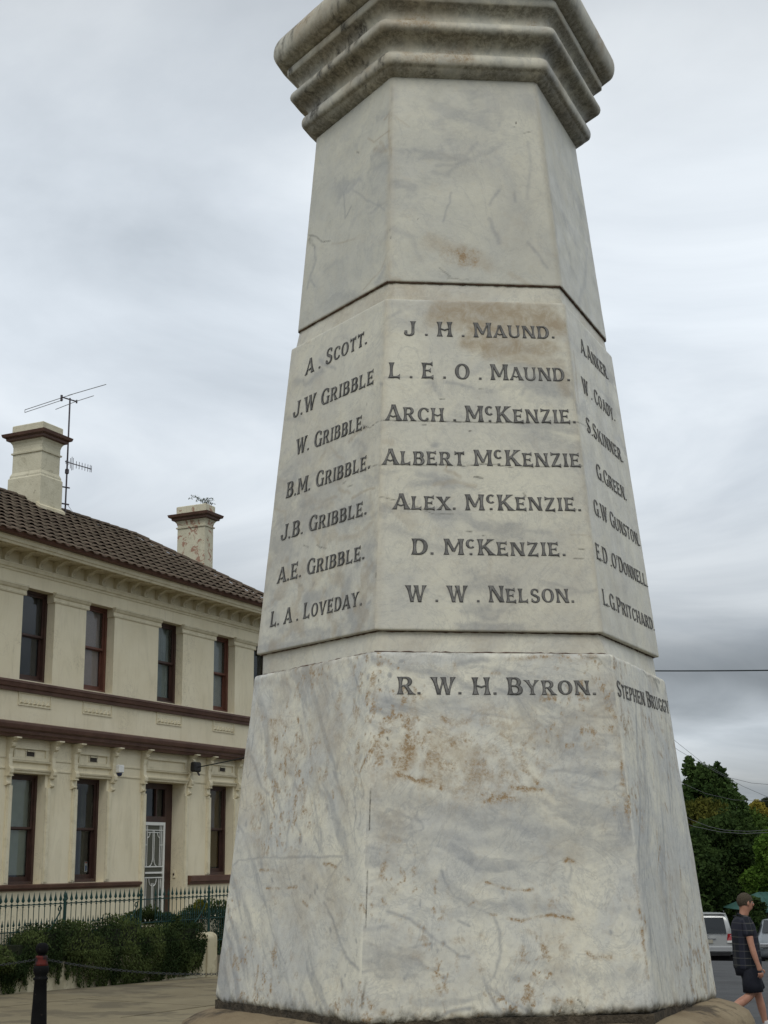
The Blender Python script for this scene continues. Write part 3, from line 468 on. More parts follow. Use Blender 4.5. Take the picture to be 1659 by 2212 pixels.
S_ = lambda x, w=.13, e=.25: fl(x, 0, x, 1, w, e)
def wedge(x, y, w, h): return [[(x - w / 2, y + h / 2), (x + w / 2, y + h / 2)], [(x - w / 2, y - h / 2), (x + w / 2, y - h / 2)]]
GL = {
 'A': (.78, [fl(.09, 0, .39, 1, .085, .19, .16), fl(.39, 1, .69, 0, .15, .16, .26), fl(.2, .34, .39, .24, .07, .07), fl(.39, .24, .57, .34, .07, .07)]),
 'B': (.68, [S_(.14), fl(.14, .955, .38, .955, .09, .09), fl(.14, .52, .38, .52, .08, .08), fl(.14, .045, .38, .045, .09, .09), arc(.36, .74, .17, .215, -90, 90), arc(.36, .285, .21, .24, -90, 90, .18)]),
 'C': (.70, [arc(.40, .5, .28, .455, 42, 318, .17), wedge(.62, .80, .09, .24), wedge(.62, .18, .07, .16)]),
 'D': (.74, [S_(.14), fl(.14, .955, .34, .955, .09, .09), fl(.14, .045, .34, .045, .09, .09), arc(.33, .5, .30, .455, -90, 90, .17)]),
 'E': (.64, [S_(.14), fl(.14, .94, .56, .92, .09, .09, .26), fl(.14, .51, .47, .51, .07, .07, .26), fl(.14, .06, .60, .08, .10, .10, .27)]),
 'G': (.74, [arc(.40, .5, .28, .455, 42, 330, .17), wedge(.62, .80, .09, .24), fl(.63, .46, .63, 0, .11, .22, .16)]),
 'H': (.78, [S_(.14), S_(.64), fl(.14, .56, .39, .44, .08, .08), fl(.39, .44, .64, .56, .08, .08)]),
 'I': (.28, [S_(.14)]),
 'J': (.56, [fl(.42, 1, .42, .22, .13, .25, .13), arc(.235, .22, .185, .175, -180, 0, .13, .10), wedge(.07, .28, .14, .17)]),
 'K': (.78, [S_(.14), fl(.62, 1, .19, .40, .09, .24, .08), fl(.30, .60, .66, 0, .15, .10, .27)]),
 'L': (.62, [S_(.14), fl(.14, .06, .58, .10, .10, .10, .30)]),
 'M': (.90, [fl(.12, 0, .12, 1, .10, .22), fl(.78, 0, .78, 1, .14, .25), fl(.14, 1, .45, .22, .14, .16, .12), fl(.45, .22, .76, 1, .07, .10, .12)]),
 'N': (.78, [fl(.12, 0, .12, 1, .10, .22), fl(.66, 0, .66, 1, .10, .22), fl(.14, 1, .64, .02, .15, .16, .16)]),
 'O': (.76, [arc(.38, .5, .28, .455, 0, 360, .17, .07, 26)]),
 'P': (.64, [S_(.14), fl(.14, .955, .36, .955, .09, .09), fl(.14, .46, .36, .46, .08, .08), arc(.35, .708, .19, .248, -90, 90)]),
 'R': (.74, [S_(.14), fl(.14, .955, .36, .955, .09, .09), fl(.14, .50, .36, .50, .08, .08), arc(.35, .728, .19, .228, -90, 90), fl(.36, .50, .62, 0, .14, .12, .26)]),
 'S': (.60, [arc(.30, .735, .19, .22, 35, 250, .13, .09), fl(.18, .60, .44, .40, .16, .14), arc(.30, .265, .20, .22, 70, -145, .14, .09), wedge(.47, .84, .08, .20), wedge(.11, .17, .08, .22)]),
 'T': (.66, [S_(.33), fl(.05, .92, .61, .92, .09, .26)]),
 'U': (.76, [fl(.13, 1, .13, .3, .13, .24, .13), fl(.63, 1, .63, .3, .09, .20, .09), arc(.38, .30, .25, .25, 180, 360, .12, .11)]),
 'V': (.76, [fl(.10, 1, .38, 0, .14, .26, .16), fl(.66, 1, .38, 0, .08, .20, .14)]),
 'W': (1.02, [fl(.10, 1, .32, 0, .14, .26, .15), fl(.52, .92, .32, 0, .07, .12, .12), fl(.50, 1, .70, 0, .14, .20, .15), fl(.92, 1, .70, 0, .08, .20, .12)]),
 'X': (.74, [fl(.10, 1, .64, 0, .15, .26), fl(.64, 1, .10, 0, .08, .20)]),
 'Y': (.74, [fl(.10, 1, .37, .44, .14, .25, .13), fl(.64, 1, .37, .44, .08, .20, .10), fl(.37, .46, .37, 0, .13, .13, .25)]),
 'Z': (.68, [fl(.06, .93, .60, .955, .09, .26, .10), fl(.56, .98, .12, .02, .15, .12), fl(.08, .045, .62, .07, .10, .10, .27)]),
 '.': (.20, [wedge(.10, .075, .13, .13)]),
 "'": (.16, [fl(.08, 1, .08, .72, .07, .12, .05)]),
 '*': (.46, [[[(.02 + .62 * (x), .42 + .58 * y) for x, y in sd] for sd in arc(.36, .5, .26, .42, 45, 315, .2, .13)], wedge(.24, .075, .13, .13)]),
}
m_let = NT('letter_lead')
lc = m_let.mix(m_let.ramp(m_let.noise(55, 5, .7), [(.35, 0.), (.68, 1.)]), (.045, .043, .040), (.13, .125, .115))
m_let.bsdf(lc, .6, 0, .35, m_let.noise(200, 4, .7), .5, .001); m_let = m_let.m
m_let2 = NT('letter_lead_vcut_light'); m_let2.bsdf(m_let2.mix(m_let2.ramp(m_let2.noise(50, 6, .75), [(.36, 0.), (.64, 1.)]), (.085, .083, .078), (.235, .228, .21)), .6, 0, .3, m_let2.noise(220, 4, .7), .5, .001); m_let2 = m_let2.m
m_let3 = rough_mat('letter_lead_faded', (.10, .098, .092), (.20, .19, .175), 45, .7, 120, .4)
def inscription(Bc, Tc, k, text, a0, a1, h0, h1, cap, bl):
    """capitals full height, lower-case letters = small capitals; laid on the stone face from a0 to a1"""
    B0, B1, T0, T1 = Bc[k], Bc[k + 1], Tc[k], Tc[k + 1]
    nrm = np.cross(B1 - B0, T0 - B0); nrm /= np.linalg.norm(nrm)
    hgt = np.linalg.norm((T0 + T1 - B0 - B1) / 2); x = 0; items = []
    for i, ch in enumerate(text):
        if ch == ' ': x += .34; continue
        sm = ch.islower(); g = GL[ch.upper()]; f = .84 if sm else 1.0
        items.append((x, g, f)); x += g[0] * f + .085
    tot = x - .085; W = np.linalg.norm((T1 + B1 - B0 - T0) / 2)
    for n_, (gx, g, f) in enumerate(items):
        mb = MB(); mi = []; tilt = random.uniform(-.012, .012); dy = random.uniform(-.015, .015)
        for si, (L, Rr) in enumerate(g[1]):
            if k == 2: L, Rr = [(a_[0] * .86 + b_[0] * .14, a_[1] * .86 + b_[1] * .14) for a_, b_ in zip(L, Rr)], [(b_[0] * .86 + a_[0] * .14, b_[1] * .86 + a_[1] * .14) for a_, b_ in zip(L, Rr)]
            V = []; n = len(L); off = .0007 + si * .00016
            for o_ in (off, -.0025):
                for side in (L, Rr):
                    for (u, v) in side:
                        t = (gx + (u + tilt * v) * f) / tot; a = a0 + (a1 - a0) * t; h = h0 + (h1 - h0) * t + (v * f + dy) * cap / hgt
                        p = (B0 * (1 - a) + B1 * a) * (1 - h) + (T0 * (1 - a) + T1 * a) * h
                        V.append(tuple(p + nrm * o_))
            F = [(i, i + 1, n + i + 1, n + i) for i in range(n - 1)] + [(i + 1, i, 2 * n + i, 2 * n + i + 1) for i in range(n - 1)] + [(n + i, n + i + 1, 3 * n + i + 1, 3 * n + i) for i in range(n - 1)]
            F += [(0, n, 3 * n, 2 * n), (n - 1, 3 * n - 1, 4 * n - 1, 2 * n - 1)]
            mb.add(V, F); mi += [0] * len(F)
            V = []; F = []; w_ = .22       # worn lead bed, lighter than its edges to paint the depth of a V-cut
            for j in range(n):
                (lu, lv), (ru, rv) = L[j], Rr[j]; qs = []
                for f_ in (w_, 1 - w_):
                    u = lu + (ru - lu) * f_; v = lv + (rv - lv) * f_; v = min(max(v, .035), .965); t = (gx + (u + tilt * v) * f) / tot; a = a0 + (a1 - a0) * t; h = h0 + (h1 - h0) * t + (v * f + dy) * cap / hgt
                    qs.append(tuple((B0 * (1 - a) + B1 * a) * (1 - h) + (T0 * (1 - a) + T1 * a) * h + nrm * (off + .0011 + si * .00005)))
                V += qs
            F = [(2 * j, 2 * j + 1, 2 * j + 3, 2 * j + 2) for j in range(n - 1)]; mb.add(V, F); mi += [1] * len(F)
        lo_ = mb.build('carved_letter', m_let3 if k == 2 else m_let, bl); lo_.data.materials.append(m_let2); lo_.data.polygons.foreach_set('material_index', mi)
Nb = (CN['D'], CN['C']); Kb = (CN['F'], CN['E'])
for (bb, k, tx, a0, h0, a1, h1, cp_) in (
 (Nb, 1, 'J . H . Maund.', .105, .881, .927, .883, .0372), (Nb, 1, 'L . E . O . Maund.', .025, .745, .985, .748, .039), (Nb, 1, 'Arch . M*Kenzie.', .016, .612, .990, .616, .039),
 (Nb, 1, 'Albert M*Kenzie', .008, .478, .989, .483, .038), (Nb, 1, 'Alex. M*Kenzie.', .063, .345, .967, .350, .037), (Nb, 1, 'D. M*Kenzie.', .154, .214, .871, .217, .0365), (Nb, 1, 'W . W . Nelson.', .131, .079, .889, .083, .037),
 (Kb, 1, 'R. W. H. Byron.', .110, .876, .918, .877, .037),
 (Nb, 0, 'A . Scott.', .20, .878, .834, .881, .0415), (Nb, 0, 'J.W Gribble', .113, .749, .913, .742, .0415), (Nb, 0, 'W. Gribble.', .182, .616, .854, .610, .041), (Nb, 0, 'B.M. Gribble.', .127, .482, .913, .478, .040),
 (Nb, 0, 'J.B. Gribble.', .122, .347, .900, .341, .039), (Nb, 0, 'A.E. Gribble.', .128, .211, .899, .210, .0385), (Nb, 0, 'L. A . Loveday.', .104, .077, .893, .078, .038),
 (Nb, 2, 'A.Anker.', .235, .883, .807, .885, .040), (Nb, 2, 'W . Coady.', .169, .742, .818, .746, .040), (Nb, 2, 'S.Skinner.', .150, .614, .864, .615, .039), (Nb, 2, 'G.Green.', .233, .482, .804, .482, .039),
 (Nb, 2, 'G.W Gunston.', .095, .354, .956, .350, .039), (Nb, 2, "E.D .O'Donnell.", .040, .216, .985, .221, .038), (Nb, 2, 'L.G.Pritchard.', .062, .085, .985, .082, .037), (Kb, 2, 'Stephen Bruggy', .012, .873, .965, .886, .037)):
    inscription(bb[0], bb[1], k, tx, a0, a1, h0, h1, cp_, NBK if bb is Nb else BBK)

# ------------------------------------------------------------------ ground
PHI = 1.1132101847932907
DV = np.array([math.cos(PHI), math.sin(PHI)]); NV = np.array([math.sin(PHI), -math.cos(PHI)])
def ground(x, y):
    x = np.asarray(x, float); y = np.asarray(y, float)
    far = np.maximum(y - 20, 0); far1 = np.minimum(far, 60)
    xx = np.clip(x, -60, 60)
    return -.0213 * xx * np.where(y > -20, 1, 1) - .0109 * np.clip(y, -40, 200) - .00085 * far1 ** 2 - .10 * np.maximum(far - 60, 0) * np.where(far < 160, 1, 160 / np.maximum(far, 1))
def b2w(s, o): p = DV * s - NV * (19.0 - o); return float(p[0]), float(p[1])
def g0(x, y): return float(ground(x, y))
def sheet(name, poly_fn, mat, dz, kind='structure'): pass
def grid_mesh(xs, ys, dz=0.0, fn=None):
    X, Y = np.meshgrid(xs, ys); Z = ground(X, Y) + dz; n, m = X.shape
    V = np.stack([X.ravel(), Y.ravel(), Z.ravel()], 1); i = np.arange((n - 1) * (m - 1)); r_, c_ = i // (m - 1), i % (m - 1)
    F = np.stack([r_ * m + c_, r_ * m + c_ + 1, (r_ + 1) * m + c_ + 1, (r_ + 1) * m + c_], 1)
    me = bpy.data.meshes.new('g'); me.from_pydata([tuple(v) for v in V], [], [tuple(f) for f in F]); return me
m_earth = rough_mat('earth_grass', (.035, .05, .018), (.07, .065, .035), .6, .95, 8, .5, .05)
xs = np.unique(np.concatenate([np.linspace(-900, -60, 12), np.linspace(-60, 60, 41), np.linspace(60, 900, 12)]))
ys = np.unique(np.concatenate([np.linspace(-300, -40, 6), np.linspace(-40, 100, 57), np.linspace(100, 1500, 15)]))
tag(link('ground', grid_mesh(xs, ys, -.03), m_earth, smooth=True), kind='structure')
m_asph = rough_mat('asphalt', (.060, .062, .064), (.085, .086, .086), 1.2, .9, 120, .6, .01, .25, dirt=((.05, .05, .05), .35, .52, .5))
m_path = rough_mat('footpath_concrete', (.20, .172, .115), (.245, .21, .142), 1.3, .9, 90, .3, .01, .2, dirt=((.12, .10, .07), .8, .55, .6))
road = tag(link('road', grid_mesh(np.linspace(2.2, 26, 25), np.linspace(-12, 86, 99), .0), m_asph, smooth=True), kind='structure')
plaza = tag(link('footpath', grid_mesh(np.linspace(-30, 2.0, 65), np.linspace(-12, 60, 145), .0), m_path, smooth=True), kind='structure')
# concrete bays of the footpath, laid in rows along the front wall, each slightly proud of its joints
slab_mats = [rough_mat('slab_%s' % n, a, b, 1.6, .9, 80, .35, .01, .2, dirt=((.10, .085, .06), 1.1, .52, .6)) for n, a, b in (('pale', (.215, .18, .112), (.26, .222, .14)), ('tan', (.195, .163, .102), (.235, .20, .126)), ('dull', (.18, .152, .10), (.215, .187, .122)))]
rs_ = random.Random(3)
for ri, (o0, o1) in enumerate(((3.0, 4.55), (4.55, 6.9), (6.9, 9.2), (9.2, 11.5))):
    L_ = (2.6, 3.4, 3.8, 4.2)[ri]; s = 11.0 + rs_.uniform(0, 2)
    while s < 27:
        e_ = s + L_ * rs_.uniform(.9, 1.1); g_ = .014
        cs = [b2w(s + g_, o0 + g_), b2w(e_ - g_, o0 + g_), b2w(e_ - g_, o1 - g_), b2w(s + g_, o1 - g_)]
        dzz = .016 + rs_.uniform(-.004, .004); top = [(x, y, g0(x, y) + dzz) for x, y in cs]; bot = [(x, y, g0(x, y) - .03) for x, y in cs]
        mb = MB().add(bot + top, [(3, 2, 1, 0), (4, 5, 6, 7), (0, 1, 5, 4), (1, 2, 6, 5), (2, 3, 7, 6), (3, 0, 4, 7)])
        mb.build('slab', slab_mats[rs_.randrange(3)], plaza); s = e_
mb = MB()
for y in np.arange(-12, 60, 2.0):
    z0, z1 = g0(2.1, y), g0(2.1, y + 2.0)
    mb.add([(2.0, y, z0 - .1), (2.17, y, z0 - .1), (2.17, y + 1.99, z1 - .1), (2.0, y + 1.99, z1 - .1), (2.0, y, z0 + .02), (2.15, y, z0 + .02), (2.15, y + 1.99, z1 + .02), (2.0, y + 1.99, z1 + .02)], [(3, 2, 1, 0), (4, 5, 6, 7), (0, 1, 5, 4), (1, 2, 6, 5), (2, 3, 7, 6), (3, 0, 4, 7)])
tag(mb.build('kerb', rough_mat('kerb_concrete', (.22, .21, .18), (.3, .29, .25), 4, .9), bevel=.01), kind='structure')
# red clay pavers round the bollards
m_pav = rough_mat('red_paver', (.115, .042, .028), (.17, .070, .045), 9, .9, 120, .4)
pav = tag(link('paved_apron', grid_mesh(np.linspace(-9.0, -4.28, 8), np.linspace(9, 18.35, 12), .012), rough_mat('paver_joint', (.10, .08, .06), (.13, .10, .075), 9, .95)), kind='structure')
pm = MB().box(-.112, .112, -.056, .056, 0, .03).mesh('paver', .003); pm.materials.append(m_pav); npv = 0
for iy in range(14):
    for ix in range(20):
        x = -4.42 - ix * .236 - (iy % 2) * .118; y = 18.28 - iy * .122
        if x < -8.9: continue
        o = bpy.data.objects.new('paver', pm); C.objects.link(o); o.parent = pav; o.location = (x, y, g0(x, y) - .004 + rs_.uniform(-.002, .002)); npv += 1
mb = MB()
for iy in range(14, 60):
    for ix in range(20):
        x = -4.42 - ix * .236 - (iy % 2) * .118; y = 18.28 - iy * .122
        if x > -8.9: z = g0(x, y); mb.box(x - .112, x + .112, y - .056, y + .056, z - .004, z + .026)
tag(mb.build('paver', m_pav, pav), kind='stuff')

# ------------------------------------------------------------------ two-storey cream building; local frame x = along the front, y = into the house
m_cream = NT('cream_paint'); t = m_cream
c_ = t.mix(t.ramp(t.noise(1.1, 4, .6), [(.35, 0.), (.65, 1.)]), (.71, .635, .45), (.77, .70, .515))
c_ = t.mix(t.math('MULTIPLY', t.ramp(t.noise(2.0, 6, .7, 1, stretch=(1.5, 1.5, .35)), [(.52, 0.), (.72, 1.)]), .28), c_, (.40, .355, .235))
c_ = t.mix(t.ramp(t.noise(9, 6, .75, .5), [(.70, 0.), (.74, .6)]), c_, (.30, .25, .16))
cr_k = t.math('ABSOLUTE', t.math('SUBTRACT', t.noise(1.7, 8, .7, 2.2), .5)); c_ = t.mix(t.math('MULTIPLY', t.ramp(cr_k, [(0., 1.), (.004, .7), (.009, 0.)]), t.ramp(t.noise(.6, 2), [(.52, 0.), (.60, .5)])), c_, (.22, .18, .11))
c_ = t.mix(t.math('MULTIPLY', t.ramp(t.noise(4.5, 7, .75, .8, stretch=(3, 3, .22)), [(.56, 0.), (.72, 1.)]), .30), c_, (.33, .26, .13))
m_cream = t.bsdf(c_, .7, 0, .3, t.noise(25, 5, .6), .12, .01)
def cream_var(nm, k, dirt_):
    t = NT(nm); c_ = t.mix(t.ramp(t.noise(3, 4, .6), [(.35, 0.), (.65, 1.)]), tuple(q * k for q in (.60, .54, .38)), tuple(q * k for q in (.68, .62, .455)))
    c_ = t.mix(t.ramp(t.noise(7, 6, .75, .5), [(.5, 0.), (.68, dirt_)]), c_, (.20, .135, .055)); return t.bsdf(c_, .75, 0, .3, t.noise(30, 5), .2, .01)
m_trimc = cream_var('cream_trim', 1.05, .25); m_brk = cream_var('cream_bracket', .95, .75); m_trimw = cream_var('cream_reveal', 1.12, .12)
m_brown = rough_mat('brown_gloss', (.082, .038, .025), (.125, .064, .043), 2.5, .5, 40, .2, spec=.4, dirt=((.16, .09, .05), 14, .60, .6))
m_gut = rough_mat('gutter_brown', (.10, .042, .026), (.135, .062, .040), 1.5, .5, 40, .1, spec=.4)
m_frame = rough_mat('window_timber', (.040, .020, .015), (.062, .030, .022), 4, .5, 40, .15, spec=.4)
m_frame2 = rough_mat('window_timber_red', (.10, .038, .024), (.14, .055, .035), 4, .5, 40, .15, spec=.4)
BLD = empty('bank_building', 'two-storey cream stuccoed building with brown string courses and a dark tiled roof', 'building', (-NV[0] * 19, -NV[1] * 19, 0), PHI)
FB = lambda: MB(flip=True)       # (s along the front, o outward, z)
S0, S1, ZG, ZT = 15.5, 32.3, -1.0, 8.12
up = [(19.55, 20.55), (21.96, 22.96), (24.0, 25.0), (26.67, 27.67), (29.01, 29.98), (30.88, 31.85)]
lo = [(19.5, 20.5, 1.5, 3.65), (21.89, 22.90, 1.5, 3.65), (23.91, 24.92, 1.52, 3.65), (26.33, 27.87, .55, 3.68), (28.95, 29.96, 1.6, 3.70), (30.9, 31.8, 1.6, 3.70)]
ops = [(a, b, 5.50, 7.39) for a, b in up] + lo
def wall_mesh():
    ss = sorted({S0, S1, *[o[0] for o in ops], *[o[1] for o in ops]}); zs = sorted({ZG, ZT, *[o[2] for o in ops], *[o[3] for o in ops]}); mb = FB()
    for a, b in zip(ss[:-1], ss[1:]):
        for c, d in zip(zs[:-1], zs[1:]):
            if any(o[0] - 1e-6 <= a and b <= o[1] + 1e-6 and o[2] - 1e-6 <= c and d <= o[3] + 1e-6 for o in ops): continue
            mb.add([(a, 0, c), (b, 0, c), (b, 0, d), (a, 0, d)], [(0, 1, 2, 3)])
    for (a, b, c, d) in ops:
        dp = -.42 if b - a > 1.2 else -.34
        mb.add([(a, 0, c), (a, dp, c), (a, dp, d), (a, 0, d), (b, 0, c), (b, dp, c), (b, dp, d), (b, 0, d)], [(0, 1, 2, 3), (4, 7, 6, 5), (0, 4, 5, 1), (3, 2, 6, 7)])
    for o_ in (-.36,):
        mb.add([(S0, 0, ZG), (S0, -6, ZG), (S0, -6, ZT), (S0, 0, ZT), (S1, 0, ZG), (S1, -6, ZG), (S1, -6, ZT), (S1, 0, ZT)], [(0, 1, 2, 3), (4, 7, 6, 5), (1, 5, 6, 2)])
    me = bpy.data.meshes.new('wall'); me.from_pydata(mb.v, [], mb.f); bm = bmesh.new(); bm.from_mesh(me); bmesh.ops.remove_doubles(bm, verts=bm.verts, dist=1e-5); bmesh.ops.recalc_face_normals(bm, faces=bm.faces); bm.to_mesh(me); bm.free()
    return me
link('wall', wall_mesh(), m_cream, BLD)
FB().box(S0 + .05, S1 - .05, -5.9, -.5, 4.45, 4.6).build('upper_floor', rough_mat('floor_dark', (.05, .045, .04), (.06, .05, .04)), BLD)
# ---- brown string courses and ledges (profiles: outward, height)
def ledge(name, prof, s0, s1, mat, bev=0): return FB().prism([(o, z) for o, z in prof], s0, s1).build(name, mat, BLD)
ledge('string_course', [(-.01, 5.25), (.06, 5.25), (.07, 5.31), (.11, 5.33), (.13, 5.40), (.145, 5.41), (.145, 5.45), (.02, 5.478), (-.01, 5.478)], S0, S1 + .14, m_brown)
ledge('string_course', [(-.01, 4.335), (.20, 4.335), (.215, 4.38), (.255, 4.40), (.265, 4.46), (.325, 4.49), (.345, 4.56), (.345, 4.60), (.04, 4.66), (-.01, 4.66)], S0, S1 + .34, m_brown)
ledge('sill_ledge', [(-.01, 1.395), (.05, 1.395), (.06, 1.43), (.11, 1.445), (.12, 1.50), (.01, 1.515), (-.01, 1.515)], S0, 26.15, m_brown)
ledge('sill_ledge', [(-.01, 1.40), (.05, 1.40), (.06, 1.46), (.11, 1.475), (.12, 1.59), (.01, 1.605), (-.01, 1.605)], 28.06, S1 + .1, m_brown)
m_plinth = cream_var('cream_plinth_shade', .68, .7)  # cream darkened to paint in the hedge's shade, mottled with brown dirt
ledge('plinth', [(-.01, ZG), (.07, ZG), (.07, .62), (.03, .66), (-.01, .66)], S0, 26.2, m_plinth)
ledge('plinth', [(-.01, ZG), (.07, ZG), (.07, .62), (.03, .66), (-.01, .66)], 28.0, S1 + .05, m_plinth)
ledge('sill_panel_band', [(-.01, 4.90), (.018, 4.90), (.018, 4.955), (-.01, 4.975)], S0, S1 + .02, m_trimc) if False else None
# capital mouldings between the upper windows (they return round the window reveals)
edges = [S0] + [q for w in up for q in w] + [S1]
for a, b in zip(edges[0::2], edges[1::2]):
    FB().prism([(-.005, 7.205), (.02, 7.205), (.03, 7.235), (.022, 7.25), (.022, 7.30), (.05, 7.32), (.075, 7.365), (.085, 7.37), (.085, 7.405), (-.005, 7.412)], a - (.075 if a > S0 else 0), b + (.075 if b < S1 else .08)).build('capital_moulding', m_trimc, BLD)
    for e_ in ((a,) if a > S0 else ()) + ((b,) if b < S1 else ()):
        sg = -1 if e_ == a else 1
        FB().box(min(e_, e_ + sg * .03), max(e_, e_ + sg * .03), -.19, -.003, 7.20, 7.385).build('reveal_moulding', m_trimw, BLD)
ledge('frieze_moulding', [(-.01, 7.66), (.02, 7.66), (.03, 7.70), (.06, 7.715), (.075, 7.765), (.085, 7.77), (.085, 7.80), (-.01, 7.805)], S0, S1 + .08, m_trimc)
# eaves: soffit, fascia, gutter
ledge('soffit', [(-.01, 8.055), (.50, 8.055), (.50, 8.075), (-.01, 8.075)], S0, S1 + .5, m_brk)
ledge('fascia', [(.50, 8.02), (.545, 8.02), (.56, 8.06), (.585, 8.075), (.60, 8.14), (.62, 8.15), (.62, 8.165), (.50, 8.165)], S0, S1 + .6, m_trimc)
ledge('gutter', [(.60, 8.168), (.69, 8.168), (.72, 8.185), (.735, 8.22), (.755, 8.235), (.755, 8.262), (.742, 8.262), (.735, 8.24), (.70, 8.19), (.60, 8.19)], S0, S1 + .74, m_gut)
# scrolled eaves brackets, cast from one mould
bp_ = [(.0, 7.80), (.055, 7.80), (.075, 7.83), (.085, 7.87)] + [(.085 + .36 * (1 - math.cos(a)), 7.87 + .165 * math.sin(a)) for a in np.linspace(.15, math.pi / 2, 9)] + [(.455, 8.05), (.47, 8.055), (.0, 8.055)]
bme = FB().prism(bp_, -.055, .055).box(-.075, .075, .40, .485, 8.015, 8.054).box(-.07, .07, .0, .10, 7.806, 7.83).mesh('eaves_bracket'); bme.materials.append(m_brk)
s = 21.03 + .29 - .523 * 9
while s < S1 + .1:
    o = bpy.data.objects.new('eaves_bracket', bme); C.objects.link(o); o.parent = BLD; o.location = (s, 0, 0); s += .5225
# coved shells between the brackets
cv = []; 
for i in range(9):
    a = math.pi / 2 * i / 8; cv.append((.10 + .37 * (1 - math.cos(a)), 7.82 + .225 * math.sin(a)))
cvb = None if True else FB().prism([(.0, 7.806)] + cv + [(.0, 8.05)], -.205, .205).mesh('eaves_cove')
# ---- decorated panels under the upper windows
for a, b in up:
    FB().box(a - .02, b + .0, 0, .022, 5.225, 5.247).box(a, a + .02, .0, .018, 5.0, 5.225).box(b - .02, b, 0, .018, 5.0, 5.225).box(a, b, 0, .02, 4.985, 5.0).build('sill_panel', m_trimc, BLD)
    mb = FB()
    for i in range(7):
        x = a + .10 + i * (b - a - .2) / 6.0; mb.add([(x - .06, .002, 5.03), (x + .06, .002, 5.03), (x, .002, 5.13), (x - .04, .03, 5.04), (x + .04, .03, 5.04), (x, .03, 5.11)], [(0, 1, 2), (3, 4, 5), (0, 1, 4, 3), (1, 2, 5, 4), (2, 0, 3, 5)])
    tag(mb.build('dentil_row', m_trimc, BLD), kind='stuff')
# ---- ground-floor window surrounds
def console(s, zb=3.40):
    pr = [(.0, zb), (.03, zb + .0), (.085, zb + .03), (.09, zb + .055), (.045, zb + .07), (.04, zb + .16), (.095, zb + .20), (.13, zb + .25), (.135, zb + .32), (.09, zb + .38), (.075, zb + .60), (.10, zb + .72), (.155, zb + .76), (.165, zb + .80), (.14, zb + .83), (.20, zb + .87), (.255, zb + .905), (.262, zb + .933), (.0, zb + .933)]
    o = FB().prism(pr, s - .055, s + .055).box(s - .075, s + .075, 0, .275, zb + .905, zb + .932).box(s - .07, s + .07, 0, .115, zb + .185, zb + .205).build('console_bracket', m_trimc, BLD); return o
for (a, b, c, d) in lo:
    dr_ = b - a > 1.2
    for e_, sg in ((a, -1), (b, 1)):
        lo_, hi_ = (e_ - .15, e_) if sg < 0 else (e_, e_ + .15)
        FB().box(lo_, hi_, 0, .035, c + .02, 3.40).box(lo_ + .03, hi_ - .03, .035, .05, c + .05, 3.38).build('architrave', m_trimc, BLD)
        console(e_ + sg * .15, 3.40 + (.03 if a > 26 else 0) - .003)
    FB().prism([(.0, d + .005), (.05, d + .005), (.06, d + .03), (.04, d + .035), (.04, d + .05), (.07, d + .055), (.08, d + .085), (.0, d + .09)], a - .08, b + .08).build('lintel_moulding', m_trimc, BLD)
    FB().prism([(.0, d + .22), (.055, d + .22), (.065, d + .25), (.0, d + .26)], a - .08, b + .08).box(a - .06, b + .06, 0, .03, d + .26, d + .30).build('lintel_moulding', m_trimc, BLD)
    FB().box(a + .0, b - .0, 0, .03, d + .30, d + .325).box(a, a + .05, 0, .03, d + .325, d + .48).box(b - .05, b, 0, .03, d + .325, d + .48).box(a, b, 0, .045, d + .48, d + .53).build('lintel_panel', m_trimc, BLD)
    if not dr_: 
        mm = (a + b) / 2; FB().box(mm - .15, mm + .15, 0, .012, d + .33, d + .475).build('vent_surround', m_brk, BLD)
        vb = FB(); vb.box(mm - .115, mm + .115, .012, .016, d + .345, d + .46); vo = vb.build('wall_vent', rough_mat('vent_dark', (.03, .025, .02), (.05, .04, .03), 20), BLD)
        FB().box(mm - .115, mm + .115, .016, .045, d + .43, d + .455).build('vent_hood', m_brk, vo)
# thin courses across the piers at lintel height
pe = [S0] + [q for w in lo for q in w[:2]] + [S1]
for a, b in zip(pe[0::2], pe[1::2]):
    a2, b2 = a + (.22 if a > S0 else 0), b - (.22 if b < S1 else 0)
    if b2 > a2: FB().box(a2, b2, 0, .02, 3.72, 3.745).box(a2, b2, 0, .02, 3.93, 3.955).build('pier_moulding', m_trimc, BLD)

# ---- windows
def glass_mat(name, tint=.75, gl=(.9, .95, 1)):
    t = NT(name); tr = t.n('ShaderNodeBsdfTransparent'); tr.inputs[0].default_value = (tint, tint * 1.02, tint, 1)
    gls = t.n('ShaderNodeBsdfGlossy'); gls.inputs['Roughness'].default_value = .02; gls.inputs['Color'].default_value = (*gl, 1)
    fr = t.n('ShaderNodeFresnel'); fr.inputs['IOR'].default_value = 1.55
    bn = t.n('ShaderNodeBump'); bn.inputs['Strength'].default_value = .04; bn.inputs['Distance'].default_value = .02; t.l(t.noise(2.5, 2), bn.inputs['Height']); t.l(bn.outputs[0], gls.inputs['Normal'])
    mx_ = t.n('ShaderNodeMixShader'); ge = t.n('ShaderNodeNewGeometry'); t.l(t.math('MULTIPLY', fr.outputs[0], t.math('SUBTRACT', 1.0, ge.outputs['Backfacing']), True), mx_.inputs[0]); t.l(tr.outputs[0], mx_.inputs[1]); t.l(gls.outputs[0], mx_.inputs[2]); t.l(mx_.outputs[0], t.out.inputs[0]); return t.m
m_glass = glass_mat('window_glass')
def blind_mat(n, c, rgh=.8): return rough_mat(n, tuple(q * .9 for q in c), c, 6, rgh, 60, .1)
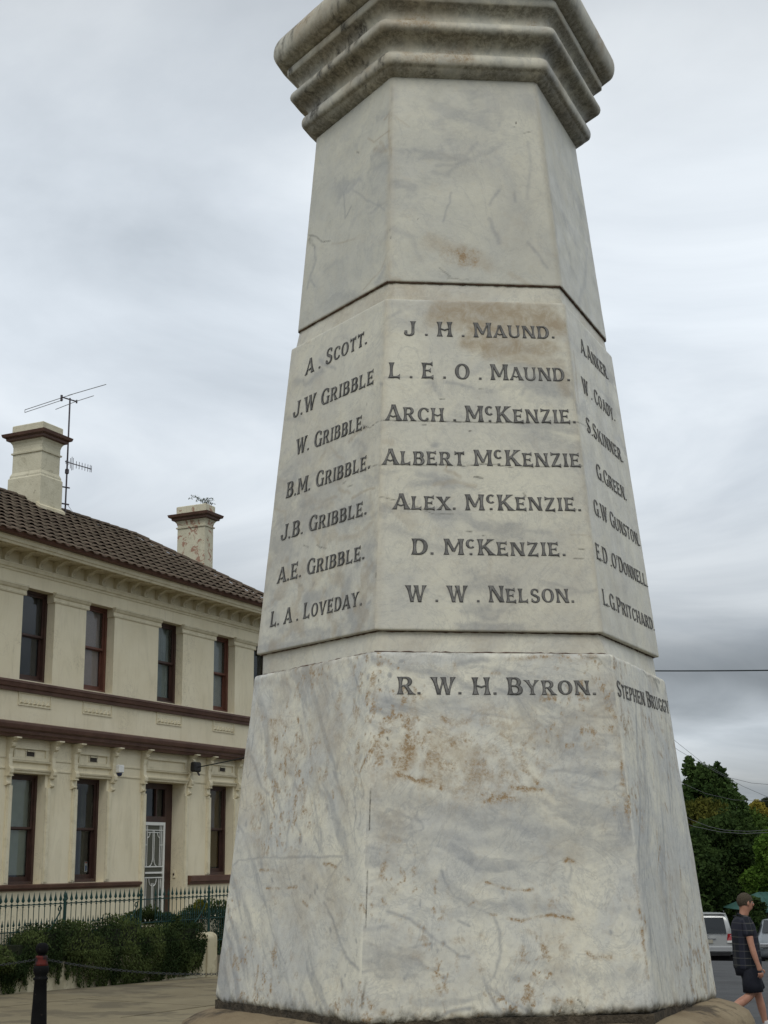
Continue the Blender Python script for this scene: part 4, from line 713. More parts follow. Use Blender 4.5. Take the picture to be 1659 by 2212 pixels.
def window(a, b, c, d, deep, frame, cover=None, ccol=None, upper_only=False, o_=-.2):
    """a double-hung sash: box frame, two sashes, panes and what hangs behind them"""
    fw = .07; fo = -deep
    w = FB(); w.box(a, a + fw, fo - .14, fo, c, d).box(b - fw, b, fo - .14, fo, c, d).box(a + fw, b - fw, fo - .14, fo, d - .06, d).box(a + fw, b - fw, fo - .14, fo + .03, c, c + .07)
    W = w.build('window', frame, BLD); a1, b1, c1, d1 = a + fw, b - fw, c + .07, d - .06; mid = (c1 + d1) / 2; r = .05
    up_ = FB().box(a1, a1 + r, fo - .07, fo - .03, mid, d1).box(b1 - r, b1, fo - .07, fo - .03, mid, d1).box(a1 + r, b1 - r, fo - .07, fo - .03, d1 - r, d1).box(a1 + r, b1 - r, fo - .07, fo - .025, mid, mid + .045).build('sash', frame, W)
    lw = FB().box(a1, a1 + r, fo - .12, fo - .08, c1, mid).box(b1 - r, b1, fo - .12, fo - .08, c1, mid).box(a1 + r, b1 - r, fo - .12, fo - .08, c1, c1 + .09).box(a1 + r, b1 - r, fo - .12, fo - .075, mid - .02, mid + .02).build('sash', frame, W)
    FB().box(a1 + r - .01, b1 - r + .01, fo - .052, fo - .047, mid + .03, d1 - r + .01).build('pane', m_glass, W)
    FB().box(a1 + r - .01, b1 - r + .01, fo - .102, fo - .097, c1 + .08, mid - .01).build('pane', m_glass, W)
    cm = blind_mat('cover', ccol) if ccol else None
    if cover == 'blind': FB().box(a1 + .03, b1 - .03, fo - .136, fo - .13, c1, d1).build('roller_blind', cm, W)
    if cover == 'slats':
        mb = FB(); z = c1 + .12
        while z < d1: mb.add([(a1 + .02, fo - .150, z), (b1 - .02, fo - .150, z), (b1 - .02, fo - .132, z + .031), (a1 + .02, fo - .132, z + .031)], [(0, 1, 2, 3)]); z += .027
        tag(mb.build('venetian_slats', cm, W), kind='stuff')
    if cover == 'curtain':
        n = 60; V = []; F = []
        for i in range(n + 1):
            x = a1 + (b1 - a1) * i / n; y = fo - .165 + .025 * math.sin(i * 1.35) + .01 * math.sin(i * .5); V += [(x, y, c1), (x, y, d1)]
        for i in range(n): F.append((2 * i, 2 * i + 2, 2 * i + 3, 2 * i + 1))
        FB().add(V, F).build('curtain', cm, W, smooth=True)
    if cover == 'side':
        FB().box(b1 - .24, b1 - .08, fo - .24, fo - .22, c1, d1).build('curtain', cm, W)
    # dark room behind, closed off so the house interior reads as a room
    FB().box(a - .3, b + .3, fo - 1.3, fo - 1.28, c - .3, d + .2).build('inner_screen', m_room, W)
    return W
m_room = rough_mat('room_dark', (.03, .03, .032), (.05, .05, .05), 2, .9)
window(19.55, 20.55, 5.50, 7.39, .2, m_frame, 'blind', (.10, .09, .09))
window(21.96, 22.96, 5.50, 7.39, .2, m_frame, 'blind', (.11, .105, .115))
window(24.0, 25.0, 5.50, 7.39, .2, m_frame2, 'blind', (.74, .60, .60))
window(26.67, 27.67, 5.50, 7.39, .2, m_frame, 'curtain', (.46, .52, .52))
window(29.01, 29.98, 5.50, 7.39, .2, m_frame2, 'blind', (.62, .64, .66))
window(30.88, 31.85, 5.50, 7.39, .2, m_frame, 'blind', (.05, .06, .075))
window(19.5, 20.5, 1.5, 3.65, .2, m_frame, 'slats', (.70, .76, .68))
window(21.89, 22.90, 1.5, 3.65, .2, m_frame, 'slats', (.84, .90, .82))
gw2 = window(23.91, 24.92, 1.52, 3.65, .2, m_frame, 'side', (.10, .09, .065))
window(28.95, 29.96, 1.60, 3.70, .2, m_frame, 'slats', (.36, .22, .08))
window(30.9, 31.8, 1.60, 3.70, .2, m_frame, 'slats', (.36, .22, .08))
stk = FB().box(24.66, 24.76, -.315, -.312, 1.72, 1.94).build('window_sticker', rough_mat('sticker_white', (.6, .6, .62), (.7, .7, .7), 5), gw2)
FB().box(24.685, 24.735, -.3115, -.309, 1.75, 1.86).build('sticker_print', rough_mat('sticker_blue', (.08, .12, .35), (.1, .15, .4), 5), gw2)
FB().box(24.67, 24.75, -.3115, -.309, 1.905, 1.93).build('sticker_print', rough_mat('sticker_red', (.45, .10, .08), (.5, .12, .1), 5), gw2)
# ---- doorway: dark joinery, fanlight, white security screen door
DO = FB().box(26.33, 26.62, -.42, -.34, .55, 3.68).box(27.58, 27.87, -.42, -.34, .55, 3.68).box(26.62, 27.58, -.42, -.34, 3.55, 3.68).box(26.62, 27.58, -.43, -.30, 2.80, 2.93).build('door_surround', m_frame, BLD)
FB().box(26.62, 27.58, -.40, -.39, 2.93, 3.55).build('fanlight', m_glass, DO); FB().box(27.22, 27.27, -.395, -.34, 2.93, 3.55).build('glazing_bar', m_frame, DO)
FB().box(26.5, 27.8, -.8, -.78, 2.8, 3.7).build('inner_screen', blind_mat('fan_back', (.12, .14, .15)), DO)
FB().box(26.60, 27.60, -.52, -.46, .55, 2.80).build('timber_door', rough_mat('door_dark', (.04, .035, .028), (.055, .045, .035), 4), DO)
m_white = rough_mat('white_enamel', (.66, .66, .62), (.72, .72, .68), 4, .4, 40, .05, spec=.5)
d0, d1, zb, zt = 26.72, 27.56, .62, 2.80
SD = FB().box(d0, d0 + .05, -.335, -.30, zb, zt).box(d1 - .06, d1, -.335, -.30, zb, zt).box(d0 + .05, d1 - .06, -.335, -.30, zt - .07, zt).box(d0 + .05, d1 - .06, -.335, -.30, zb, zb + .09).box(d0 + .05, d1 - .06, -.333, -.302, 1.80, 1.825).box(d0 + .05, d1 - .06, -.333, -.302, 1.56, 1.585).build('security_door', m_white, BLD)
FB().box(d0 + .05, d1 - .06, -.332, -.328, zb + .09, zt - .07).build('fly_screen', rough_mat('mesh_grey', (.085, .085, .065), (.11, .11, .085), 60, .8, 300, .3), SD)
FB().box(d0 + .02, d1 - .10, -.30, -.27, 1.66, 1.70).build('mail_flap', m_white, SD)
FB().box(d0 - .01, d0 + .03, -.30, -.25, 1.58, 1.74).build('door_handle', rough_mat('black_metal', (.01, .01, .01), (.02, .02, .02)), SD)
g = FB(); yb = -.318
def bar(pts, r=.011): g.tube([(x, yb, z) for x, z in pts], r, 5)
for z0_, z1_ in ((1.83, 2.72), (.72, 1.55)):
    H_ = z1_ - z0_; m_ = (d0 + d1 - .01) / 2
    for x in (d0 + .11, d0 + .17, d1 - .12, d1 - .18): bar([(x, z0_), (x, z1_)])
    for x in (m_ - .025, m_ + .025): bar([(x, z0_ + (.18 if z0_ > 1 else 0)), (x, z1_ - .10)])
    bar([(d0 + .05, z0_ + H_ * .52), (d0 + .17, z0_ + H_ * .52)]); bar([(d1 - .18, z0_ + H_ * .52), (d1 - .06, z0_ + H_ * .52)])
    if z0_ > 1:
        bar([(d0 + .05, z1_ - .10), (d1 - .06, z1_ - .10)]); bar([(d0 + .17, z1_ - .15), (d1 - .18, z1_ - .15)])
        for sg, xx in ((1, d0 + .17), (-1, d1 - .18)): bar([(xx + sg * .10 * math.cos(a), z1_ - .15 - .12 * math.sin(a)) for a in np.linspace(0, 1.57, 7)]); bar([(m_ - sg * (.025 + .11 * (1 - math.cos(a))), z0_ + .18 - .18 * math.sin(a)) for a in np.linspace(0, 1.57, 7)])
    else:
        for sg in (1, -1): bar([(m_ - sg * (.025 + .12 * math.sin(a)), z1_ - .16 + .16 * (1 - math.cos(a)) * 1.0) for a in np.linspace(0, 1.57, 7)])
g.build('grille', m_white, SD)
bl = FB().box(27.84, 27.865, -.26, -.20, 1.56, 1.72).build('bell_plate', m_trimw, BLD); FB().box(27.825, 27.842, -.245, -.215, 1.61, 1.66).build('bell_push', rough_mat('bell_dark', (.03, .015, .01), (.04, .02, .015)), bl)
FB().box(26.2, 28.0, 0, .5, ZG, .53).box(26.2, 28.0, .5, .85, ZG, .35).box(26.2, 28.0, .85, 1.2, ZG, .18).build('doorstep', m_path, BLD)

# ------------------------------------------------------------------ hipped roof of interlocking concrete tiles
RT, RW, RE, RZ = .60, 3.25, 32.25 + .75 - .75, 8.205
def rz_(o): return RZ + (.75 - o) * RT
m_roofb = rough_mat('roof_under', (.04, .03, .025), (.05, .04, .03))
ro = .75 - RW; zr = rz_(ro)
RF = FB().add([(S0, .72, RZ - .02), (RE, .72, RZ - .02), (RE - RW, ro, zr - .04), (S0, ro, zr - .04), (S0, ro - RW, RZ - .02), (RE, ro - RW, RZ - .02)], [(0, 1, 2, 3), (3, 2, 5, 4), (1, 5, 2), (0, 3, 4)]).build('roof', m_roofb, BLD)
tw, tl, ang = .30, .335, math.atan(RT)
def tile_mats():
    out = []
    for i, k in enumerate((.85, 1.0, 1.12, 1.0)):
        out.append(rough_mat('roof_tile_%s' % 'abcd'[i], (.105 * k, .076 * k, .056 * k), (.155 * k, .118 * k, .084 * k), 5, .9, 70, .4, dirt=((.10, .095, .06), 9, .54, .45)))
    return out
tmats = tile_mats()
def tile_mesh(mat):
    xs_ = [0, .02, .05, .09, .13, .16, .185, .22, .26, .29, .312]; hs = [.010, .023, .034, .037, .032, .019, .009, .005, .005, .008, .011]; V = []; F = []
    for (yy, lift, th) in ((0, .028, 0), (tl + .05, 0, 0)):
        for x, h in zip(xs_, hs): V.append((x, yy, (h * 1.16 if yy == 0 else h * .62) + lift))
    for x, h in zip(xs_, hs): V.append((x, .001, h * 1.16 + .028 - .011))
    n = len(xs_)
    for i in range(n - 1): F += [(i, i + 1, n + i + 1, n + i), (2 * n + i, 2 * n + i + 1, i + 1, i)]
    me = bpy.data.meshes.new('roof_tile'); me.from_pydata(V, [], F); me.materials.append(mat); me.polygons.foreach_set('use_smooth', [j % 2 == 0 for j in range(len(F))]); return me
tmesh = [tile_mesh(m_) for m_ in tmats]; cand = []
for r_ in range(12):
    for c_i in range(int((RE - S0) / tw) + 1):
        s_ = S0 + c_i * tw; dsl = r_ * tl; o_ = .77 - dsl * math.cos(ang); z_ = rz_(o_)
        if s_ + tw * .6 > RE - (.75 - o_): continue
        wx, wy = b2w(s_ + .15, o_); d_ = math.hypot(wx, wy); az = math.degrees(math.atan2(wx, wy)); vis = -15.8 < az; cand.append((0 if vis else 1, d_, s_, o_, z_))
cand.sort(); late = MB(); slope = Matrix.Rotation(ang, 4, 'X')
for i, (_, _, s_, o_, z_) in enumerate(cand):
    js = (random.uniform(-.006, .006), random.uniform(-.006, .006), random.uniform(-.003, .004))
    if i < 300:
        o = bpy.data.objects.new('roof_tile', random.choice(tmesh)); C.objects.link(o); o.parent = RF; o.location = (s_ + js[0], -o_ + js[1], z_ + js[2]); o.rotation_euler = (ang, random.uniform(-.012, .012), random.uniform(-.01, .01))
    else:
        mm_ = Matrix.Translation((s_ + js[0], -o_ + js[1], z_ + js[2])) @ slope; late.add([tuple(mm_ @ v.co) for v in tmesh[0].vertices], [tuple(p.vertices) for p in tmesh[0].polygons])
lt = late.build('roof_tile', tmats[1], RF); tag(lt, kind='stuff')
cap_me = bpy.data.meshes.new('ridge_cap'); V = []; F = []
for yy, rr in ((0, .115), (.42, .095)):
    for j in range(9): a = math.pi * j / 8; V.append((yy, rr * math.cos(a), rr * .75 * math.sin(a)))
for j in range(8): F.append((j, j + 1, 9 + j + 1, 9 + j))
F += [tuple(range(9)), tuple(range(9, 18))[::-1]]; cap_me.from_pydata(V, [], F); cap_me.materials.append(tmats[0])
def caps(p0, p1):
    p0, p1 = Vector(p0), Vector(p1); d_ = p1 - p0; n = int(d_.length / .38); q = d_.to_track_quat('X', 'Z')
    for i in range(n):
        o = bpy.data.objects.new('ridge_cap', cap_me); C.objects.link(o); o.parent = RF; o.location = p0 + d_ * i / n + Vector((0, 0, random.uniform(.0, .012))); o.rotation_mode = 'QUATERNION'; o.rotation_quaternion = q
caps((RE - RW, -ro, zr - .01), (S0, -ro, zr - .01)); caps((RE, -.75, RZ + .02), (RE - RW, -ro, zr + .0))

# ------------------------------------------------------------------ chimneys
def chim_mat(name, peel, thr):
    t = NT(name); c_ = t.mix(t.ramp(t.noise(3, 5, .6), [(.35, 0.), (.65, 1.)]), (.58, .54, .40), (.66, .62, .47))
    c_ = t.mix(t.ramp(t.noise(5, 6, .7, .6), [(.55, 0.), (.70, .5)]), c_, (.26, .235, .15))
    p_ = t.ramp(t.noise(4.2, 7, .68, .8), [(thr, 0.), (thr + .012, peel)]); c_ = t.mix(p_, c_, (.34, .17, .115))
    br = t.ramp(t.noise(12, 4, .6, 1.5), [(.66, 0.), (.69, .5)]); c_ = t.mix(br, c_, (.15, .12, .08)); return t.bsdf(c_, .8, 0, .3, t.noise(25, 5), .4, .02)
def chimney(s0, o1, wd, dp, zb, z, mat):
    """wd along the front, dp deep; z = key heights of its mouldings"""
    def ring(mb, prof, close=True):
        V = []; F = []
        for g_, zz_ in prof: V += [(s0 - g_, o1 + g_, zz_), (s0 + wd + g_, o1 + g_, zz_), (s0 + wd + g_, o1 - dp - g_, zz_), (s0 - g_, o1 - dp - g_, zz_)]
        n = len(prof)
        for i in range(n - 1):
            for j in range(4): F.append((i * 4 + j, i * 4 + (j + 1) % 4, (i + 1) * 4 + (j + 1) % 4, (i + 1) * 4 + j))
        F += [(3, 2, 1, 0), tuple(range(4 * n - 4, 4 * n))]; mb.add(V, F)
    mb = FB(); ring(mb, [(.06, zb), (.06, z[0]), (.035, z[0] + .04), (.035, z[0] + .08), (.0, z[0] + .16), (.0, z[1]), (.03, z[1] + .01), (.035, z[1] + .045), (.0, z[1] + .06), (.0, z[2] - .14), (.02, z[2] - .06), (.06, z[2])])
    ch = mb.build('chimney', mat, RF); mb = FB(); ring(mb, [(.06, z[2]), (.12, z[2] + .02), (.13, z[2] + .07), (.19, z[2] + .10), (.21, z[2] + .17), (.17, z[2] + .185), (.02, z[2] + .20)])
    mb.build('chimney_cap', m_brown, ch); mb = FB(); ring(mb, [(.03, z[2] + .19), (.03, z[3] - .02), (.01, z[3])]); mb.build('chimney_top', mat, ch); return ch
chimney(24.71, -2.05, .66, .86, 8.6, (10.66, 11.26, 11.58, 11.985), chim_mat('chimney_render', .45, .68))
chimney(31.5, -2.0, .42, .90, 8.4, (9.5, 10.86, 11.08, 11.505), chim_mat('chimney_render_peeling', .85, .56))
# flashing at the foot of the near chimney
FB().prism([(-1.93, rz_(-1.93) + .05), (-1.93, rz_(-1.93) + .12), (-2.06, rz_(-2.06) + .14), (-2.06, rz_(-2.06) + .05)], 24.6, 25.5).build('flashing', m_trimc, RF)

# weed on the far chimney
m_leafg = rough_mat('weed_leaf', (.06, .085, .05), (.11, .13, .09), 20, .8)
def bpos(s, o, z): x, y = b2w(s, o); return (x, y, z)
WD = empty('chimney_weed', 'scraggy green weed growing out of the top of the far peeling chimney', 'plant', bpos(31.75, -2.15, 11.5))
mb = MB(); lf = MB(); rw = random.Random(5)
for (dx, dz, n) in ((-.42, .26, 8), (-.20, .20, 5), (.02, .20, 5), (.16, .17, 5), (.08, .12, 4), (.20, .08, 4)):
    pts = [(dx * t + rw.uniform(-.02, .02), rw.uniform(-.03, .03), dz * math.sin(t * 1.75) * (1.0) + .0) for t in np.linspace(0, 1, n)]; mb.tube(pts, .008, 4, .003)
    for p in pts[1:]:
        for k in range(7):
            q = Vector(p) + Vector((rw.uniform(-.07, .07), rw.uniform(-.07, .07), rw.uniform(-.05, .06))); a = Vector((rw.uniform(-1, 1), rw.uniform(-1, 1), rw.uniform(-1, 1))).normalized() * .032; b = a.cross(Vector((rw.uniform(-1, 1), rw.uniform(-1, 1), 1))).normalized() * .016
            lf.add([tuple(q - a), tuple(q + b), tuple(q + a), tuple(q - b)], [(0, 1, 2, 3)])
mb.build('stem', m_leafg, WD); lf.build('foliage', m_leafg, WD)

# ------------------------------------------------------------------ TV antenna on the near chimney
m_alu = rough_mat('aluminium', (.30, .31, .32), (.38, .38, .40), 9, .5, 50, .05, metal=.1); m_dkm = rough_mat('dark_steel', (.06, .05, .06), (.10, .09, .10), 9, .5)
def W3(s, o, z, base=(0, 0, 0)): x, y = b2w(s, o); return (x - base[0], y - base[1], z - base[2])
ab = W3(25.74, -2.13, 9.9)
AN = empty('tv_antenna', 'tall thin TV antenna mast strapped to the near chimney on the roof', 'antenna', ab)
A = lambda s, o, z: W3(s, o, z, ab)
MB().tube([A(25.74, -2.13, 9.75), A(25.74, -2.13, 11.5), A(25.735, -2.13, 12.87)], .021, 7).build('mast', m_dkm, AN)
for z in (10.20, 10.61): MB().tube([A(25.35, -2.2, z - .01), A(25.80, -2.08, z + .01)], .02, 5).build('bracket', m_dkm, AN)
MB().lathe([(.03, 0), (.05, .02), (.05, .11), (.03, .13)], 8, *A(25.74, -2.13, 0)[:2]).build('amplifier', m_dkm, AN, loc=(0, 0, 10.96 - 9.9))
MB().tube([A(25.58, -2.26, 12.87), A(25.95, -2.10, 12.84)], .018, 5).build('boom', m_dkm, AN)
dp_ = MB().tube([A(26.0, -3.75, 12.90), A(25.60, -1.95, 12.90)], .010, 5).tube([A(25.62, -2.1, 12.90), A(25.40, -.80, 12.90)], .010, 5).tube([A(26.0, -3.75, 12.90), A(26.0, -3.75, 12.83), A(25.66, -2.28, 12.83)], .009, 5)
dp_.build('dipole', m_alu, AN)
MB().tube([A(26.19, -2.94, 12.84), A(25.93, -2.10, 12.84), A(25.79, -1.46, 12.84)], .009, 5).build('dipole', m_alu, AN)
MB().tube([A(25.60, -2.28, 12.78), A(25.60, -2.28, 12.93)], .030, 6).tube([A(25.95, -2.10, 12.80), A(25.95, -2.10, 12.88)], .022, 6).build('clamp', m_dkm, AN)
MB().tube([A(25.66, -2.13, 11.25), A(26.47, -1.98, 11.24)], .013, 5).build('boom', m_dkm, AN)
for t_, h_ in ((.03, .05), (.14, .05), (.20, .13), (.25, .17), (.30, .15), (.42, .09), (.53, .09), (.64, .09), (.75, .09), (.86, .09), (.95, .09), (1.0, .085)):
    s_, o_ = 25.66 + .81 * t_, -2.13 + .15 * t_; MB().tube([A(s_, o_, 11.245 - h_), A(s_, o_, 11.245 + h_)], .007, 4).build('element', m_dkm, AN)
MB().tube([A(25.72, -2.08, 10.22), A(26.6, -2.3, 9.9), A(27.3, -2.5, 9.75)], .006, 4).build('stay_wire', m_alu, AN)

# ------------------------------------------------------------------ things fixed to the front of the building
cb = W3(25.2, .02, 3.90)
SC = empty('security_camera', 'small white security camera under a corbel between the second window and door', 'camera', cb, PHI)
FBc = lambda: MB(flip=True)
FBc().box(-.09, .09, .0, .16, -.10, .07).build('housing', m_white, SC, bevel=.015); FBc().lathe([(.0, -.18), (.05, -.165), (.065, -.13), (.065, -.10)], 10, 0, -.09 + .18).build('lens', rough_mat('lens_blue', (.02, .025, .06), (.03, .04, .09), 5, .2), SC)
jb = W3(28.0, .22, 4.05)
JB = empty('cable_junction_box', 'black cable junction box under the brown band where the service wire lands', 'junction box', jb, PHI)
m_blk = rough_mat('black_plastic', (.012, .012, .012), (.025, .022, .02), 8, .6)
FBc().box(-.17, .12, -.06, .08, -.10, .13).build('box', m_blk, JB, bevel=.03); FBc().tube([(.05, 0, -.08), (.12, .02, -.17)], .022, 6).build('gland', m_dkm, JB); FBc().tube([(-.1, -.06, -.1), (-.12, -.17, -.35), (-.15, -.21, -.62)], .012, 5).build('conduit', m_brk, JB)
def wire(name, label, pts, r, mat, sag=0, group=None, n=24):
    P = [Vector(p) for p in pts]; out = []
    if sag:
        for i in range(n + 1): t = i / n; p = P[0].lerp(P[1], t); p.z -= sag * 4 * t * (1 - t); out.append(p)
    else: out = P
    o = MB().tube(out, r, 5).build(name, mat, smooth=True); tag(o, label, 'wire', group); return o
m_wire = rough_mat('cable_black', (.010, .016, .018), (.02, .026, .028), 10, .6)
jx = W3(28.02, .24, 4.06)
# slack twisted service cable from the box over to a pole beyond the frame on the right
m_pole = rough_mat('pole_timber', (.10, .08, .06), (.16, .13, .10), 3, .9, 20, .5)
PX, PY = 1.42, 25.0; PL = empty('power_pole', 'timber power pole standing out of sight behind the marble pillar', 'pole', (PX, PY, g0(PX, PY)))
MB().tube([(0, 0, -.5), (0, 0, 5.6)], .11, 12, .085).build('pole', m_pole, PL, smooth=True); MB().box(-.5, .5, -.05, .05, 5.35, 5.45).build('crossarm', m_pole, PL)
wire('service_cable', 'black twisted service cable running from the building front up behind the pillar', [jx, (PX - .1, PY, 4.72)], .013, m_wire, .10)
wire('overhead_wire', 'thick black wire crossing level between the pillar and the right edge of the picture', [(PX + .1, PY, 5.20), (12.5, 24.2, 5.13)], .012, m_wire, .12)
m_wg = rough_mat('cable_grey', (.10, .105, .11), (.14, .145, .15), 10, .7)
for lab, pts_, r_ in (('upper of two thin wires sloping down across the sky to the dark tree', [(6.9, 43, 7.5), (9.15, 45, 5.45), (9.97, 45, 4.76), (10.79, 45, 4.29), (11.46, 45, 4.12), (11.98, 45, 4.07), (14, 45, 4.2)], .006),
    ('lower of two thin wires sloping down past the treetop to the right edge', [(6.9, 43, 6.9), (9.19, 45, 5.19), (9.91, 45, 4.74), (10.49, 45, 4.41), (11.17, 45, 4.03), (11.83, 45, 3.73), (13.4, 45, 3.2)], .006),
    ('faint wire level with the middle of the big dark tree', [(9.2, 50, 4.9), (11.13, 50, 4.02), (12.06, 50, 3.80), (13.0, 50, 3.75), (15, 50, 3.8)], .006),
    ('upper of two pale wires sagging across the dark foliage', [(8.6, 48, 3.9), (10.15, 48, 3.08), (10.7, 48, 2.86), (11.21, 48, 2.74), (12.0, 48, 2.69), (12.66, 48, 2.73), (14, 48, 2.95)], .008),
    ('lower of two pale wires sagging across the dark foliage', [(8.6, 46, 3.3), (9.77, 46, 2.83), (10.6, 46, 2.65), (11.31, 46, 2.59), (12.12, 46, 2.61), (13.5, 46, 2.8)], .008)):
    wire('overhead_wire', lab, pts_, r_, m_wg, 0, 'thin wires by the trees on the right')

# ------------------------------------------------------------------ low rendered wall with the iron fence behind it
m_lowwall = rough_mat('wall_render', (.47, .42, .28), (.55, .50, .35), 1.5, .8, 50, .2, dirt=((.25, .21, .13), 2.4, .50, .5))
lwb = W3(20, 3, -.2)
LW = empty('low_front_wall', 'low cream rendered garden wall with a round-topped end pier beside the footpath', 'wall', (lwb[0], lwb[1], 0), PHI)
mb = FBc()
sec = [(-.25, -1.0), (0, -1.0), (0, .36), (-.015, .41), (-.06, .44), (-.19, .44), (-.235, .41), (-.25, .36)]
mb.prism(sec, -4.5, 4.34).build('wall_face', m_lowwall, LW)
pr_ = [(-.30, -1.0), (.04, -1.0)] + [(.04 - .17 + .17 * math.cos(a), .44 + .11 * math.sin(a)) for a in np.linspace(0, math.pi, 9)]
FBc().prism(pr_, 4.34, 4.68).build('end_pier', m_lowwall, LW, bevel=.012)
m_green = rough_mat('fence_green', (.005, .032, .026), (.010, .046, .038), 14, .55, 60, .2, dirt=((.06, .045, .03), 20, .62, .6))
fb_ = W3(20, 2.66, 0)
FN = empty('iron_picket_fence', 'dark green iron picket fence with spear heads standing behind the low cream wall', 'fence', (fb_[0], fb_[1], 0), PHI)
def spear(h0, h1, sc_=1.0):
    mb = MB(); L = h1 - h0; k = sc_
    mb.tube([(0, 0, h0), (0, 0, h1 - .16 * k)], .0070 * (k ** .5), 5)
    for (r, z) in ((.022 * k, h1 - .165 * k), (.018 * k, h1 - .20 * k)): mb.lathe([(.008, z - .012), (r, z), (.008, z + .012)], 6)
    mb.add([(-.040 * k, 0, h1 - .115 * k), (0, -.012, h1 - .10 * k), (.040 * k, 0, h1 - .115 * k), (0, .012, h1 - .10 * k), (0, 0, h1 + .01), (0, 0, h1 - .15 * k), (-.018 * k, 0, h1 - .06 * k), (.018 * k, 0, h1 - .06 * k)],
           [(0, 1, 6), (6, 1, 4), (1, 2, 7), (1, 7, 4), (2, 3, 7), (7, 3, 4), (3, 0, 6), (3, 6, 4), (0, 5, 1), (1, 5, 2), (2, 5, 3), (3, 5, 0)]); return mb
tall = spear(-.10, 1.43, 1.15).mesh('picket'); tall.materials.append(m_green)
short = spear(.35, 1.0, .85).mesh('short_picket'); short.materials.append(m_green)
s_ = 15.6
k = 0
while s_ < 27.5:
    gate = 22.62 < s_ < 23.04
    if not gate:
        o = bpy.data.objects.new('picket', tall); C.objects.link(o); o.parent = FN; o.location = (s_ - 20, 0, random.uniform(-.006, .006)); o.rotation_euler = (0, random.uniform(-.008, .008), 0)
        if s_ > 17: o = bpy.data.objects.new('short_picket', short); C.objects.link(o); o.parent = FN; o.location = (s_ - 20 + .0705, 0, random.uniform(-.005, .005))
    s_ += .141; k += 1
for z, h_ in ((1.225, .018), (.80, .018), (.36, .02)): FBc().box(-4.5, 7.5, -.008, .008, z - h_ / 2, z + h_ / 2).build('rail', m_green, FN)
def fpost(s_, h_): 
    mb = MB(); mb.lathe([(.024, -.3), (.024, h_ - .16), (.036, h_ - .15), (.036, h_ - .12), (.02, h_ - .10), (.028, h_ - .06), (.0, h_ + .03)], 8, s_ - 20, 0).build('post', m_green, FN)
for s_, h_ in ((20.36, 1.42), (22.60, 1.44), (24.92, 1.44), (17.6, 1.42)): fpost(s_, h_)
for s_ in (20.30, 22.52, 24.84):    # raking stays with a scroll
    p = [(s_ - 20 - .55 + .5 * t, .0 - .55 * (1 - t) * 0 - .02, .72 + .42 * t ** 1.8) for t in np.linspace(0, 1, 8)]; p += [(s_ - 20 - .05 + .04 * math.cos(a) - .04, -.02, 1.14 + .04 * math.sin(a)) for a in np.linspace(0, 4.2, 7)]
    MB().tube(p, .013, 5).build('scroll_stay', m_green, FN)

# ------------------------------------------------------------------ foliage made of many small leaf faces
def leaf_mat(name, c1, c2, tr=.25):
    t = NT(name); a = t.attr('tint'); s = t.n('ShaderNodeSeparateColor'); t.l(a.outputs['Color'], s.inputs[0]); c_ = t.mix(s.outputs[0], c1, c2)
    b = t.n('ShaderNodeBsdfPrincipled'); t.l(c_, b.inputs['Base Color']); b.inputs['Roughness'].default_value = .85; b.inputs['Specular IOR Level'].default_value = .08
    tl_ = t.n('ShaderNodeBsdfTranslucent'); t.l(c_, tl_.inputs[0]); m = t.n('ShaderNodeMixShader'); m.inputs[0].default_value = tr; t.l(b.outputs[0], m.inputs[1]); t.l(tl_.outputs[0], m.inputs[2]); t.l(m.outputs[0], t.out.inputs[0]); return t.m
def leaves(name, P, size, mat, parent=None, seed=0, aspect=.55, tint=None, down=0.0, loc=None):
    r = np.random.default_rng(seed); n = len(P); a = r.normal(size=(n, 3)); a[:, 2] -= down * 2.5; a /= np.linalg.norm(a, axis=1)[:, None]
    b = np.cross(a, r.normal(size=(n, 3))); b /= np.linalg.norm(b, axis=1)[:, None]; sz = size * r.uniform(.6, 1.35, n)[:, None]
    a = a * sz; b = b * sz * aspect; c = np.cross(a, b); c = c / (np.linalg.norm(c, axis=1)[:, None] + 1e-9) * sz * .18
    V = np.stack([P - a, P - b * .9 + c, P + a * 1.0, P + b * .9 + c], 1).reshape(-1, 3)
    me = bpy.data.meshes.new(name); me.vertices.add(4 * n); me.vertices.foreach_set('co', V.ravel()); me.loops.add(4 * n); me.loops.foreach_set('vertex_index', np.arange(4 * n)); me.polygons.add(n); me.polygons.foreach_set('loop_start', np.arange(n) * 4); me.update(calc_edges=True)
    t_ = r.uniform(0, 1, n) if tint is None else np.clip(tint + r.uniform(-.25, .25, n), 0, 1); col = np.zeros((4 * n, 4)); col[:, 0] = np.repeat(t_, 4); la = me.color_attributes.new('tint', 'FLOAT_COLOR', 'POINT'); la.data.foreach_set('color', col.ravel())
    return link(name, me, mat, parent, loc)
m_hedge = leaf_mat('hedge_leaf', (.022, .038, .013), (.080, .105, .034), .15)
r = np.random.default_rng(11)
HG = empty('trailing_hedge', 'dense dark green trailing hedge spilling through the iron fence and over the low cream wall', 'hedge', (lwb[0], lwb[1], 0), PHI)
def topz(s): return .80 + .16 * np.sin(s * 2.1 + .6) * np.sin(s * .9) + .10 * np.sin(s * 5.3) + .05 * np.sin(s * 11)
n = 46000; s_ = r.uniform(15.5, 24.15, n); u = r.uniform(0, 1, n)
low = np.interp(s_, [15.5, 18.3, 18.7, 19.0, 19.3, 19.55, 19.9, 20.3, 20.55, 21.0, 22.5, 23.6, 24.0, 24.15], [.0, .15, .0, .28, .34, .12, .38, .18, -.10, -.17, -.17, -.13, -.02, .22]) + .10 * (vnoise(np.stack([s_, s_ * 0, s_ * 0], 1), 7, 3) - .5) * 2
